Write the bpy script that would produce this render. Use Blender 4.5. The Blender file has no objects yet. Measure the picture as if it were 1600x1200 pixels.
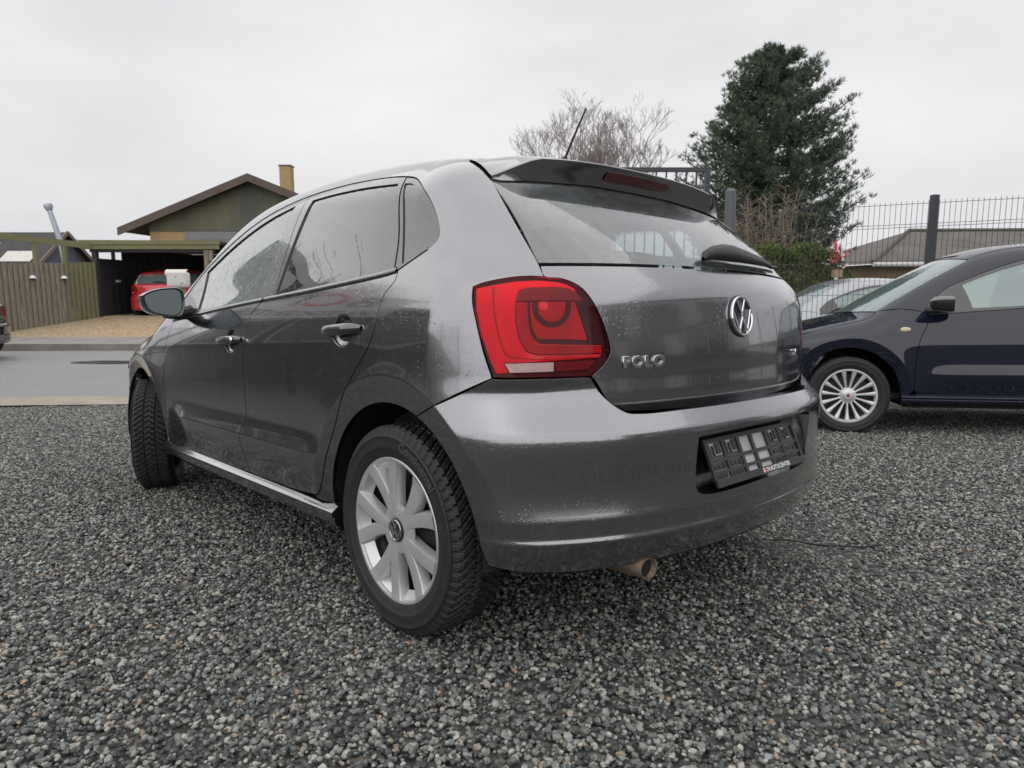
import bpy, bmesh, math, random
import numpy as np
from mathutils import Matrix, Vector
from mathutils.geometry import delaunay_2d_cdt
R = math.radians
SC = bpy.context.scene
COL = SC.collection
# ---------------------------------------------------------------- camera
HC = 0.8777
cd = bpy.data.cameras.new('camera'); cam = bpy.data.objects.new('camera', cd); COL.objects.link(cam)
cam.location = (0, 0, HC); cam.rotation_euler = (R(82.0), 0, 0)
cd.sensor_width = 36; cd.lens = 24.273; cd.clip_start = .05; cd.clip_end = 2000
cd.dof.use_dof = True; cd.dof.focus_distance = 2.25; cd.dof.aperture_fstop = 7.5
SC.camera = cam
# ---------------------------------------------------------------- overcast sky
w = bpy.data.worlds.new('World'); SC.world = w; w.use_nodes = True
nt = w.node_tree; nt.nodes.clear()
def N(t, k, **kw):
    n = t.nodes.new(k)
    for a, b in kw.items(): setattr(n, a, b)
    return n
SUN_EL, SUN_AZ = R(48), R(215)
o = N(nt, 'ShaderNodeOutputWorld'); bg = N(nt, 'ShaderNodeBackground')
sky = N(nt, 'ShaderNodeTexSky', sky_type='NISHITA', sun_disc=False, sun_elevation=SUN_EL, sun_rotation=SUN_AZ)
sky.air_density = 1.0; sky.dust_density = 6.0
hs = N(nt, 'ShaderNodeHueSaturation'); hs.inputs['Saturation'].default_value = .12
tc = N(nt, 'ShaderNodeTexCoord'); mp = N(nt, 'ShaderNodeMapping'); mp.inputs['Scale'].default_value = (1, 1, 2.6)
no = N(nt, 'ShaderNodeTexNoise'); no.inputs['Scale'].default_value = 1.7; no.inputs['Detail'].default_value = 5; no.inputs['Roughness'].default_value = .55
cr = N(nt, 'ShaderNodeValToRGB')
cr.color_ramp.elements[0].position = .25; cr.color_ramp.elements[0].color = (4.7, 4.73, 4.9, 1)
cr.color_ramp.elements[1].position = .78; cr.color_ramp.elements[1].color = (6.6, 6.58, 6.7, 1)
mx = N(nt, 'ShaderNodeMix', data_type='RGBA'); mx.inputs[0].default_value = .94
L = nt.links.new
L(tc.outputs['Generated'], mp.inputs[0]); L(mp.outputs[0], no.inputs['Vector']); L(no.outputs['Fac'], cr.inputs[0])
L(sky.outputs[0], hs.inputs['Color']); L(hs.outputs[0], mx.inputs[6]); L(cr.outputs[0], mx.inputs[7])
L(mx.outputs[2], bg.inputs[0]); bg.inputs[1].default_value = .108; L(bg.outputs[0], o.inputs[0])
# ---------------------------------------------------------------- soft sun through cloud
sd = bpy.data.lights.new('sun', 'SUN'); sd.energy = 1.5; sd.angle = R(168); sd.color = (1, .98, .95)
so = bpy.data.objects.new('sun', sd); COL.objects.link(so); so.rotation_euler = (R(90) - SUN_EL, 0, math.pi - SUN_AZ + R(0))
vs = SC.view_settings; vs.view_transform = 'Standard'; vs.look = 'None'; vs.exposure = .42; vs.gamma = 1; vs.use_curve_mapping = False
SC.cycles.max_bounces = 8; SC.cycles.transparent_max_bounces = 12; SC.cycles.caustics_reflective = False; SC.cycles.caustics_refractive = False
SC.cycles.sample_clamp_indirect = 6; SC.cycles.use_denoising = True
rng = random.Random(7); npr = np.random.default_rng(7)
# ================================================================ materials
MATS = {}
def mat(name):
    m = bpy.data.materials.new(name); m.use_nodes = True; m.node_tree.nodes.clear(); MATS[name] = m
    return m, m.node_tree
def bsdf(t, col=(.5, .5, .5), rough=.5, metal=0, **kw):
    o = N(t, 'ShaderNodeOutputMaterial'); b = N(t, 'ShaderNodeBsdfPrincipled')
    b.inputs['Base Color'].default_value = (*col, 1); b.inputs['Roughness'].default_value = rough; b.inputs['Metallic'].default_value = metal
    for k, v in kw.items(): b.inputs[k.replace('_', ' ')].default_value = v
    t.links.new(b.outputs[0], o.inputs[0]); return b
def coords(t, scale=(1, 1, 1), kind='Object', rot=(0, 0, 0)):
    c = N(t, 'ShaderNodeTexCoord'); m = N(t, 'ShaderNodeMapping'); m.inputs['Scale'].default_value = scale; m.inputs['Rotation'].default_value = rot
    t.links.new(c.outputs[kind], m.inputs[0]); return m.outputs[0]
def noise(t, vec, scale, detail=4, rough=.55, out='Fac'):
    n = N(t, 'ShaderNodeTexNoise'); n.inputs['Scale'].default_value = scale; n.inputs['Detail'].default_value = detail; n.inputs['Roughness'].default_value = rough
    if vec is not None: t.links.new(vec, n.inputs['Vector'])
    return n.outputs[out]
def ramp(t, fac, stops):
    r = N(t, 'ShaderNodeValToRGB'); e = r.color_ramp.elements
    while len(e) < len(stops): e.new(.5)
    for k, (p, c) in enumerate(stops): e[k].position = p; e[k].color = (*c, 1) if len(c) == 3 else c
    t.links.new(fac, r.inputs[0]); return r.outputs[0]
def bump(t, h, strength=.3, dist=.01, normal=None):
    b = N(t, 'ShaderNodeBump'); b.inputs['Strength'].default_value = strength; b.inputs['Distance'].default_value = dist
    t.links.new(h, b.inputs['Height'])
    if normal is not None: t.links.new(normal, b.inputs['Normal'])
    return b.outputs[0]
def mth(t, op, a, b=None):
    m = N(t, 'ShaderNodeMath', operation=op)
    for i, v in enumerate((a, b)):
        if v is None: continue
        if isinstance(v, (int, float)): m.inputs[i].default_value = v
        else: t.links.new(v, m.inputs[i])
    return m.outputs[0]
def simple(name, col, rough=.5, metal=0, var=0., vscale=8., bumpk=0., bscale=60., scale=(1, 1, 1), **kw):
    m, t = mat(name); b = bsdf(t, col, rough, metal, **kw)
    if var or bumpk:
        v = coords(t, scale)
        if var:
            f = noise(t, v, vscale, 6, .6)
            c = ramp(t, f, [(.25, tuple(x * (1 - var) for x in col)), (.75, tuple(min(1, x * (1 + var)) for x in col))])
            t.links.new(c, b.inputs['Base Color'])
        if bumpk: t.links.new(bump(t, noise(t, v, bscale, 4), bumpk, .01), b.inputs['Normal'])
    return m
def drops(t, strength=.35, dens=.62, sc=205.):
    """rain beads and runs standing on a surface: a height field"""
    v = coords(t, (1, 1, .75))
    vo = N(t, 'ShaderNodeTexVoronoi'); vo.inputs['Scale'].default_value = sc; vo.inputs['Randomness'].default_value = 1
    t.links.new(v, vo.inputs['Vector'])
    wn = N(t, 'ShaderNodeTexWhiteNoise'); t.links.new(vo.outputs['Position'], wn.inputs['Vector'])
    big = noise(t, coords(t, (6, 6, 1.6)), 2.2, 3)
    keep = mth(t, 'LESS_THAN', wn.outputs['Value'], mth(t, 'MULTIPLY', big, dens * 2))
    size = mth(t, 'ADD', mth(t, 'MULTIPLY', wn.outputs['Value'], .35), .18)
    d = mth(t, 'SUBTRACT', size, vo.outputs['Distance'])
    h = mth(t, 'MULTIPLY', mth(t, 'MAXIMUM', d, 0.), keep)
    run = noise(t, coords(t, (95, 95, 5)), 1.0, 3, .6)
    runs = mth(t, 'MULTIPLY', mth(t, 'MAXIMUM', mth(t, 'SUBTRACT', run, .58), 0.), .55)
    return bump(t, mth(t, 'ADD', h, runs), strength, .0035)
def paint(name, col, metal=.6, rough=.38, wet=.35, coat=1.0, spec=.5):
    m, t = mat(name); b = bsdf(t, col, rough, metal, Coat_Weight=coat, Specular_IOR_Level=spec, Coat_Roughness=.02, Coat_IOR=1.62)
    fl = noise(t, coords(t), 900, 2)
    t.links.new(ramp(t, fl, [(.3, tuple(c * .86 for c in col)), (.7, tuple(c * 1.14 for c in col))]), b.inputs['Base Color'])
    if wet:
        d = drops(t, wet); t.links.new(d, b.inputs['Coat Normal']); t.links.new(d, b.inputs['Normal'])
    return m
def glass(name, tint, wet=.3, haze=.06, refl=1.0, hcol=(.78, .81, .82)):
    m, t = mat(name); o = N(t, 'ShaderNodeOutputMaterial')
    tr = N(t, 'ShaderNodeBsdfTransparent'); tr.inputs[0].default_value = (*tint, 1)
    gl = N(t, 'ShaderNodeBsdfGlossy'); gl.inputs['Roughness'].default_value = .012; gl.inputs['Color'].default_value = (1, 1, 1, 1)
    di = N(t, 'ShaderNodeBsdfTranslucent'); di.inputs[0].default_value = (*hcol, 1)
    df = N(t, 'ShaderNodeBsdfDiffuse'); df.inputs[0].default_value = (*hcol, 1)
    fr = N(t, 'ShaderNodeFresnel'); fr.inputs[0].default_value = 2.2 * refl
    a = N(t, 'ShaderNodeMixShader'); a0 = N(t, 'ShaderNodeMixShader'); c = N(t, 'ShaderNodeMixShader'); a0.inputs[0].default_value = .5
    l = t.links.new
    l(di.outputs[0], a0.inputs[1]); l(df.outputs[0], a0.inputs[2])
    if wet:
        d = drops(t, wet, .5, 170); l(d, gl.inputs['Normal']); l(d, fr.inputs['Normal'])
        hz = noise(t, coords(t, (30, 30, 3)), 1.0, 4, .65)
        hf = mth(t, 'MULTIPLY', hz, haze * 2); l(hf, a.inputs[0])
    else: a.inputs[0].default_value = haze
    l(tr.outputs[0], a.inputs[1]); l(a0.outputs[0], a.inputs[2])
    l(mth(t, 'DIVIDE', mth(t, 'MULTIPLY', fr.outputs[0], 2.), mth(t, 'ADD', fr.outputs[0], 1.)), c.inputs[0]); l(a.outputs[0], c.inputs[1]); l(gl.outputs[0], c.inputs[2]); l(c.outputs[0], o.inputs[0])
    return m
# ================================================================ mesh helpers
def mk(name, verts, faces, m=None, parent=None, smooth=True, normals=None, sharp=None):
    me = bpy.data.meshes.new(name)
    vv = verts.tolist() if isinstance(verts, np.ndarray) else verts
    me.from_pydata(vv, [], faces if not isinstance(faces, np.ndarray) else faces.tolist()); me.update()
    if m is not None: me.materials.append(MATS[m] if isinstance(m, str) else m)
    if smooth: me.polygons.foreach_set('use_smooth', [True] * len(me.polygons))
    if sharp is not None and smooth: me.set_sharp_from_angle(angle=R(sharp))
    if normals is not None: me.normals_split_custom_set_from_vertices([tuple(n) for n in normals])
    ob = bpy.data.objects.new(name, me); COL.objects.link(ob)
    if parent is not None: ob.parent = parent
    return ob
def empty(name, loc=(0, 0, 0), rz=0, parent=None):
    e = bpy.data.objects.new(name, None); COL.objects.link(e); e.location = loc; e.rotation_euler = (0, 0, rz); e.empty_display_size = .2
    if parent is not None: e.parent = parent
    return e
def tag(o, label, cat=None, group=None, kind=None):
    if label: o['label'] = label
    if cat: o['category'] = cat
    if group: o['group'] = group
    if kind: o['kind'] = kind
    return o
def copy_tree(o, parent=None, matmap=None, skip=()):
    c = o.copy(); COL.objects.link(c); c.parent = parent
    if matmap and o.type == 'MESH':
        ms = [s.name for s in o.data.materials if s]
        if any(x in matmap for x in ms):
            key = (o.data.name, tuple(sorted(matmap.items())))
            if key not in _mc:
                d = o.data.copy()
                for i, s in enumerate(d.materials):
                    if s and s.name in matmap: d.materials[i] = MATS[matmap[s.name]]
                _mc[key] = d
            c.data = _mc[key]
    for ch in list(o.children):
        if ch.name.split('.')[0] in skip: continue
        copy_tree(ch, c, matmap, skip)
    return c
_mc = {}
class MB:
    """collects boxes, bars, tubes and sheets of ONE part"""
    def __init__(s): s.v = []; s.f = []
    def add(s, v, f):
        n = len(s.v); s.v += [tuple(map(float, p)) for p in v]; s.f += [tuple(i + n for i in q) for q in f]; return s
    def box(s, c, d, rz=0, M=None, taper=1.0):
        x, y, z = d[0] / 2, d[1] / 2, d[2] / 2; c = Vector(c)
        v = [Vector((sx * x * (taper if sz > 0 else 1), sy * y * (taper if sz > 0 else 1), sz * z)) for sx in (-1, 1) for sy in (-1, 1) for sz in (-1, 1)]
        Rm = M if M is not None else Matrix.Rotation(rz, 3, 'Z')
        v = [Rm @ p + c for p in v]
        return s.add(v, [(0, 1, 3, 2), (4, 6, 7, 5), (0, 4, 5, 1), (2, 3, 7, 6), (0, 2, 6, 4), (1, 5, 7, 3)])
    def bar(s, a, b, wd, hd, up=(0, 0, 1)):
        a = Vector(a); b = Vector(b); d = (b - a).normalized(); u = Vector(up); r = d.cross(u)
        if r.length < 1e-4: r = d.cross(Vector((1, 0, 0)))
        r.normalize(); u = r.cross(d)
        v = [p + r * (sx * wd / 2) + u * (sz * hd / 2) for p in (a, b) for sx, sz in ((-1, -1), (1, -1), (1, 1), (-1, 1))]
        return s.add(v, [(3, 2, 1, 0), (4, 5, 6, 7), (0, 1, 5, 4), (1, 2, 6, 5), (2, 3, 7, 6), (3, 0, 4, 7)])
    def tube(s, pts, rad, n=8, cap=True):
        pts = [Vector(p) for p in pts]; rs = rad if hasattr(rad, '__len__') else [rad] * len(pts)
        rings = []; up = None
        for i, p in enumerate(pts):
            d = (pts[min(i + 1, len(pts) - 1)] - pts[max(i - 1, 0)]).normalized()
            if up is None: up = Vector((0, 0, 1)) if abs(d.z) < .9 else Vector((1, 0, 0))
            r = d.cross(up).normalized(); up = r.cross(d).normalized()
            rings.append([p + (r * math.cos(2 * math.pi * k / n) + up * math.sin(2 * math.pi * k / n)) * rs[i] for k in range(n)])
        v = [q for g in rings for q in g]; f = []
        for i in range(len(pts) - 1):
            for k in range(n): f.append((i * n + k, i * n + (k + 1) % n, (i + 1) * n + (k + 1) % n, (i + 1) * n + k))
        if cap: f.append(tuple(range(n - 1, -1, -1))); f.append(tuple((len(pts) - 1) * n + k for k in range(n)))
        return s.add(v, f)
    def grid(s, P):
        P = np.asarray(P, float); a, b = P.shape[:2]
        return s.add(P.reshape(-1, 3), [(i * b + j, i * b + j + 1, (i + 1) * b + j + 1, (i + 1) * b + j) for i in range(a - 1) for j in range(b - 1)])
    def prism(s, poly, A, e1, e2, e3, t):
        """poly 2d -> slab from plane A + u e1 + v e2, thickness t along e3"""
        A, e1, e2, e3 = map(Vector, (A, e1, e2, e3)); n = len(poly)
        v = [A + e1 * u + e2 * w_ for u, w_ in poly] + [A + e1 * u + e2 * w_ + e3 * t for u, w_ in poly]
        return s.add(v, [tuple(range(n - 1, -1, -1)), tuple(range(n, 2 * n))] + [(i, (i + 1) % n, n + (i + 1) % n, n + i) for i in range(n)])
    def build(s, name, m, parent=None, smooth=False, sharp=35): return mk(name, s.v, s.f, m, parent, smooth, sharp=sharp if smooth else None)
def lathe(name, prof, m, parent=None, n=64, axis='y', closed=False, sharp=40):
    """prof: (radius, offset along axis)"""
    v = []; k = len(prof)
    for i in range(n):
        a = 2 * math.pi * i / n; c, s_ = math.cos(a), math.sin(a)
        for r, h in prof: v.append((r * c, h, r * s_) if axis == 'y' else (r * c, r * s_, h))
    f = [(i * k + j, i * k + j + 1, ((i + 1) % n) * k + j + 1, ((i + 1) % n) * k + j) for i in range(n) for j in range(k - 1)]
    return mk(name, v, f, m, parent, True, sharp=sharp)
def text_mesh(name, s, size, ext, m, parent=None, sx=1.0, shear=0., bev=0., spacing=1.0, res=3, bold=0.):
    c = bpy.data.curves.new(name + '_c', 'FONT'); c.body = s; c.size = size; c.extrude = ext; c.bevel_depth = bev; c.resolution_u = res
    c.align_x = 'CENTER'; c.align_y = 'CENTER'; c.space_character = spacing; c.shear = shear; c.offset = bold
    ob = bpy.data.objects.new(name + '_t', c); COL.objects.link(ob)
    bpy.context.view_layer.update()
    me = bpy.data.meshes.new_from_object(ob.evaluated_get(bpy.context.evaluated_depsgraph_get()))
    bpy.data.objects.remove(ob); bpy.data.curves.remove(c)
    me.name = name; me.materials.clear(); me.materials.append(MATS[m])
    for v in me.vertices: v.co.x *= sx
    o = bpy.data.objects.new(name, me); COL.objects.link(o)
    if parent is not None: o.parent = parent
    return o
def catmull(pts, ds):
    """smooth dense curve through points (open)"""
    P = np.asarray(pts, float)
    if len(P) == 2:
        n = max(1, int(np.linalg.norm(P[1] - P[0]) / ds)); return P[0] + (P[1] - P[0]) * np.linspace(0, 1, n + 1)[:, None]
    Q = np.vstack([2 * P[0] - P[1], P, 2 * P[-1] - P[-2]]); out = []
    for i in range(1, len(Q) - 2):
        p0, p1, p2, p3 = Q[i - 1:i + 3]
        d = lambda a, b: max(np.linalg.norm(b - a), 1e-9) ** .5
        t1 = d(p0, p1); t2 = t1 + d(p1, p2); t3 = t2 + d(p2, p3)
        n = max(1, int(round(np.linalg.norm(p2 - p1) / ds)))
        for k in range(n):
            t = t1 + (t2 - t1) * k / n
            A1 = (t1 - t) / t1 * p0 + t / t1 * p1; A2 = (t2 - t) / (t2 - t1) * p1 + (t - t1) / (t2 - t1) * p2; A3 = (t3 - t) / (t3 - t2) * p2 + (t - t2) / (t3 - t2) * p3
            B1 = (t2 - t) / t2 * A1 + t / t2 * A2; B2 = (t3 - t) / (t3 - t1) * A2 + (t - t1) / (t3 - t1) * A3
            out.append((t2 - t) / (t2 - t1) * B1 + (t - t1) / (t2 - t1) * B2)
    out.append(P[-1]); return np.array(out)
def loop(*segs, ds=.008):
    out = []
    for s_ in segs:
        c = catmull(s_, ds)
        if out and np.linalg.norm(out[-1] - c[0]) < ds * .5: c = c[1:]
        out += list(c)
    if np.linalg.norm(out[0] - out[-1]) < ds * .5: out.pop()
    return np.array(out)
def area2(P): return .5 * np.sum(P[:, 0] * np.roll(P[:, 1], -1) - np.roll(P[:, 0], -1) * P[:, 1])
def inset(P, d):
    if area2(P) < 0: P = P[::-1]
    if not d: return P
    a = P - np.roll(P, 1, 0); b = np.roll(P, -1, 0) - P
    na = np.stack([-a[:, 1], a[:, 0]], 1); nb = np.stack([-b[:, 1], b[:, 0]], 1)
    na /= np.linalg.norm(na, axis=1, keepdims=True) + 1e-12; nb /= np.linalg.norm(nb, axis=1, keepdims=True) + 1e-12
    n = na + nb; l = np.linalg.norm(n, axis=1, keepdims=True); n = n / np.maximum(l, .35) * 1.0
    k = 1 / np.maximum((n * na).sum(1, keepdims=True), .5)
    return P + n * d * k
def inside(pts, P):
    x, y = pts[:, 0], pts[:, 1]; r = np.zeros(len(pts), bool); Q = np.roll(P, -1, 0)
    for (x1, y1), (x2, y2) in zip(P, Q):
        if y1 == y2: continue
        c = (y1 > y) != (y2 > y); r ^= c & (x < (x2 - x1) * (y - y1) / (y2 - y1) + x1)
    return r
def tri2d(P, ds, holes=(), extra=None):
    lo, hi = P.min(0), P.max(0)
    gx = np.arange(lo[0] + ds * .37, hi[0], ds); gy = np.arange(lo[1] + ds * .41, hi[1], ds)
    G = np.stack(np.meshgrid(gx, gy, indexing='ij'), -1); G[1::2, :, 1] += ds * .5; G = G.reshape(-1, 2)
    G = G[inside(G, P)]
    bd = np.vstack([P] + list(holes))
    for h in holes: G = G[~inside(G, h)]
    if len(G):
        keep = np.ones(len(G), bool)
        for i in range(0, len(bd), 200):
            keep &= (((G[:, None] - bd[None, i:i + 200]) ** 2).sum(2).min(1) > (ds * .45) ** 2)
        G = G[keep]
    if extra is not None and len(extra):
        X = np.asarray(extra); X = X[inside(X, P)]
        for h in holes: X = X[~inside(X, h)]
        X = np.array([x for x in X if ((bd - x) ** 2).sum(1).min() > (ds * .12) ** 2])
        if len(X):
            keep = np.ones(len(G), bool)
            for i in range(0, len(X), 400): keep &= (((G[:, None] - X[None, i:i + 400]) ** 2).sum(2).min(1) > (ds * .5) ** 2)
            G = np.vstack([G[keep], X])
    vs = [Vector(p) for p in bd.tolist()] + [Vector(p) for p in G.tolist()]
    ed = []; k = 0
    for l in [P] + list(holes):
        n = len(l); ed += [(k + i, k + (i + 1) % n) for i in range(n)]; k += n
    v, e, f, *_ = delaunay_2d_cdt(vs, ed, [], 0, 1e-7)
    V = np.array([(q.x, q.y) for q in v]); Fc = np.array(f)
    c = V[Fc].mean(1); ok = inside(c, P)
    for h in holes: ok &= ~inside(c, h)
    return V, Fc[ok]
def solve(F, O, D, L, n=56):
    t = np.zeros(len(O)); lo = np.zeros(len(O)); hi = np.full(len(O), np.nan); done = np.zeros(len(O), bool)
    for k in range(1, n + 1):
        tk = L * k / n; f = F(O + D * tk) < 0
        new = f & ~done; hi[new] = tk; lo[new] = L * (k - 1) / n; done |= f
        if done.all(): break
    hi = np.where(done, hi, L * .5); lo = np.where(done, lo, L * .5)
    for _ in range(24):
        m = (lo + hi) / 2; s_ = F(O + D * m[:, None]) < 0; hi = np.where(s_, m, hi); lo = np.where(s_, lo, m)
    return O + D * hi[:, None]
def grad(F, p, h=.0015):
    g = np.stack([F(p + np.eye(3)[i] * h) - F(p - np.eye(3)[i] * h) for i in range(3)], -1)
    return g / (np.linalg.norm(g, axis=1, keepdims=True) + 1e-12)
# projections used to lay flat outlines on a curved skin
class PSide:          # (x, angle about the car's long axis)
    zc, k = .85, .8
    def to2(s, p): return np.stack([p[:, 0], np.arctan2(p[:, 2] - s.zc, p[:, 1]) * s.k], 1)
    def ray(s, q):
        a = q[:, 1] / s.k; d = np.stack([np.zeros(len(q)), np.cos(a), np.sin(a)], 1)
        return np.stack([q[:, 0], np.zeros(len(q)), np.full(len(q), s.zc)], 1) + d * 1.25, -d, 1.2
class PRear:
    def to2(s, p): return p[:, 1:3].copy()
    def ray(s, q): n = len(q); return np.stack([np.full(n, -1.2), q[:, 0], q[:, 1]], 1), np.tile([1., 0, 0], (n, 1)), 1.6
class PTop:
    def to2(s, p): return p[:, :2].copy()
    def ray(s, q): n = len(q); return np.stack([q[:, 0], q[:, 1], np.full(n, 1.8)], 1), np.tile([0., 0, -1], (n, 1)), 1.3
class PCyl:           # (angle about a vertical axis, z)
    def __init__(s, x0=-.05, k=.65, sgn=1): s.x0 = x0; s.k = k; s.g = sgn
    def to2(s, p): return np.stack([np.arctan2(p[:, 1], -(p[:, 0] - s.x0) * s.g) * s.k, p[:, 2]], 1)
    def ray(s, q):
        a = q[:, 0] / s.k; d = np.stack([-np.cos(a) * s.g, np.sin(a), 0 * a], 1)
        return np.stack([0 * a + s.x0, 0 * a, q[:, 1]], 1) + d * 1.6, -d, 1.55
def skin(F, pr, P2, ds, off=0., gap=.0015, holes=(), extra=None):
    P2 = inset(P2, gap); holes = [inset(h, -gap) for h in holes]
    V, T = tri2d(P2, ds, holes, extra)
    O, D, L = pr.ray(V); G = (lambda p: F(p) + off); p = solve(G, O, D, L); n = grad(G, p)
    t = p[T]; fn = np.cross(t[:, 1] - t[:, 0], t[:, 2] - t[:, 0]); s_ = (fn * n[T].mean(1)).sum(1)
    if (s_ < 0).sum() > len(T) / 2: T = T[:, ::-1]
    return p, n, T
def rim(p, n, T, flange, cham=.0003):
    """turned-in edge all round a skin"""
    E = {}
    for a, b, c in T.tolist():
        for e in ((a, b), (b, c), (c, a)): E[e] = 1
    bd = [e for e in E if (e[1], e[0]) not in E]
    out = {}
    for a, b in bd:
        d = p[b] - p[a]; o_ = np.cross(d, (n[a] + n[b]) / 2)
        for k in (a, b): out[k] = out.get(k, 0) + o_ / (np.linalg.norm(o_) + 1e-12)
    idx = {k: i for i, k in enumerate(out)}; ks = list(out); m = len(p); q = len(ks)
    o_ = np.array([out[k] for k in ks]); o_ /= np.linalg.norm(o_, axis=1, keepdims=True) + 1e-12
    b = p[ks]; nb = n[ks]
    r1 = b + o_ * cham - nb * cham; r2 = r1 - nb * flange
    V = np.vstack([p, r1, r1, r2]); NN = np.vstack([n, (o_ + nb) / 1.414, o_, o_])
    F_ = T.tolist()
    for a, b_ in bd:
        i, j = idx[a], idx[b_]
        F_.append([b_, a, m + i]); F_.append([b_, m + i, m + j])
        F_.append([m + q + j, m + q + i, m + 2 * q + i]); F_.append([m + q + j, m + 2 * q + i, m + 2 * q + j])
    return V, NN, F_
def panel(name, F, pr, P2, m, parent, ds=.014, off=0., gap=.0026, flange=.016, holes=(), extra=None, sides=(1,)):
    p, n, T = skin(F, pr, P2, ds, off, gap, holes, extra)
    if flange: V, NN, Fc = rim(p, n, T, flange)
    else: V, NN, Fc = p, n, T.tolist()
    res = []
    for s_ in sides:
        if s_ > 0: res.append(mk(name, V, Fc, m, parent if not isinstance(parent, (list, tuple)) else parent[0], True, NN))
        else: res.append(mk(name, V * [1, -1, 1], [f[::-1] for f in Fc], m, parent if not isinstance(parent, (list, tuple)) else parent[1], True, NN * [1, -1, 1]))
    return res if len(res) > 1 else res[0]
# ================================================================ body form (metres, car frame: x forward, y left, z up)
def nspline(xs,ys):
    xs=np.asarray(xs,float);ys=np.asarray(ys,float);n=len(xs);h=np.diff(xs)
    A=np.zeros((n,n));b=np.zeros(n);A[0,0]=A[-1,-1]=1
    for i in range(1,n-1):
        A[i,i-1]=h[i-1];A[i,i]=2*(h[i-1]+h[i]);A[i,i+1]=h[i]
        b[i]=3*((ys[i+1]-ys[i])/h[i]-(ys[i]-ys[i-1])/h[i-1])
    c=np.linalg.solve(A,b);d=np.diff(c)/(3*h);m=np.diff(ys)/h-h*(2*c[:-1]+c[1:])/3
    def f(x):
        x=np.asarray(x,float);i=np.clip(np.searchsorted(xs,x)-1,0,n-2);t=x-xs[i]
        v=ys[i]+t*(m[i]+t*(c[i]+t*d[i]))
        sl0=m[0];sl1=m[-1]+h[-1]*(2*c[-2]+3*d[-1]*h[-1])
        v=np.where(x<xs[0],ys[0]+sl0*(x-xs[0]),v);v=np.where(x>xs[-1],ys[-1]+sl1*(x-xs[-1]),v)
        return v
    return f
def sstep(a,b,x):
    t=np.clip((x-a)/(b-a),0,1);return t*t*(3-2*t)
def fmax(a,b,r):
    return np.minimum(np.maximum(a,b),-r)+np.sqrt(np.maximum(a+r,0)**2+np.maximum(b+r,0)**2)
def smaxk(a,b,k):
    h=np.maximum(k-np.abs(a-b),0)/k;return np.maximum(a,b)+h*h*k*.25
def smink(a,b,k): return -smaxk(-a,-b,k)
POLO_P={'side_z': [0.12, 0.25, 0.35, 0.5, 0.65, 0.75, 0.83, 0.9, 0.96, 1.05, 1.2, 1.36, 1.46],
 'side_y': [0.758, 0.7971, 0.8109, 0.8207, 0.8260, 0.8256, 0.8222, 0.81, 0.7906, 0.7531, 0.6957, 0.6298, 0.588],
 'xr_z': [0.2, 0.35, 0.5, 0.65, 0.8, 0.9, 0.97, 1.03, 1.1, 1.2, 1.3, 1.4],
 'xr_x': [-0.5788, -0.6005, -0.6084, -0.6087, -0.6167, -0.6071, -0.5871, -0.5344, -0.4658, -0.345, -0.205, -0.08],
 'bow_z': [0.3, 0.65, 0.9, 1.05, 1.35],
 'bow': [0.3026, 0.2411, 0.2303, 0.2143, 0.115],
 'xb_z': [.16,.20,.25,.30,.350,.3545,.362,.392,.402], 'xb_x': [-.5,-.6,-.6483,-.676,-.696,-.6922,-.6915,-.6935,-.695],
 'xu_z': [.402,.44,.50,.56,.595,.612,.63,.66,.70,.74,.80], 'xu_x': [-.695,-.6895,-.6905,-.6965,-.698,-.694,-.679,-.651,-.6225,-.612,-.60],
 'roof_x': [-0.4, -0.1, 0.3, 0.7, 1.1, 1.5, 1.9],
 'roof_z': [1.3294, 1.3977, 1.4499, 1.4729, 1.4703, 1.4357, 1.3886],
 'roofbow': 0.1647, 'ws': [1.6178, 1.3861, 2.4137, 0.9369],
 'hood': [0.9367, 0.7764],
 'tr': [-0.0074, 0.1003],
 'tf': [0.0971, 0.0795],
 'bb': [0.2553, 0.2998],
 'hbow': 0.1361, 'rb': 0.13, 'front': [3.3107, 0.2767, 0.2399, 0.1008, 0.2501],
 'rside': 0.1075, 'rrear': [0.095, 0.1602, 0.0983], 'bowls': [(1.13,.821,.054,.050),(.238,.861,.064,.049)]}
def tab(zs,xs,uz,ux,sig=.0032):
    g=np.arange(.05,1.1,.001);v=np.where(g>uz[0],nspline(uz,ux)(np.minimum(g,uz[-1])),np.interp(g,zs,xs))
    k=np.exp(-.5*(np.arange(-15,16)*.001/sig)**2);k/=k.sum()
    v=np.convolve(np.pad(v,15,mode='edge'),k,'valid')
    return lambda z:np.interp(z,g,v)
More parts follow.
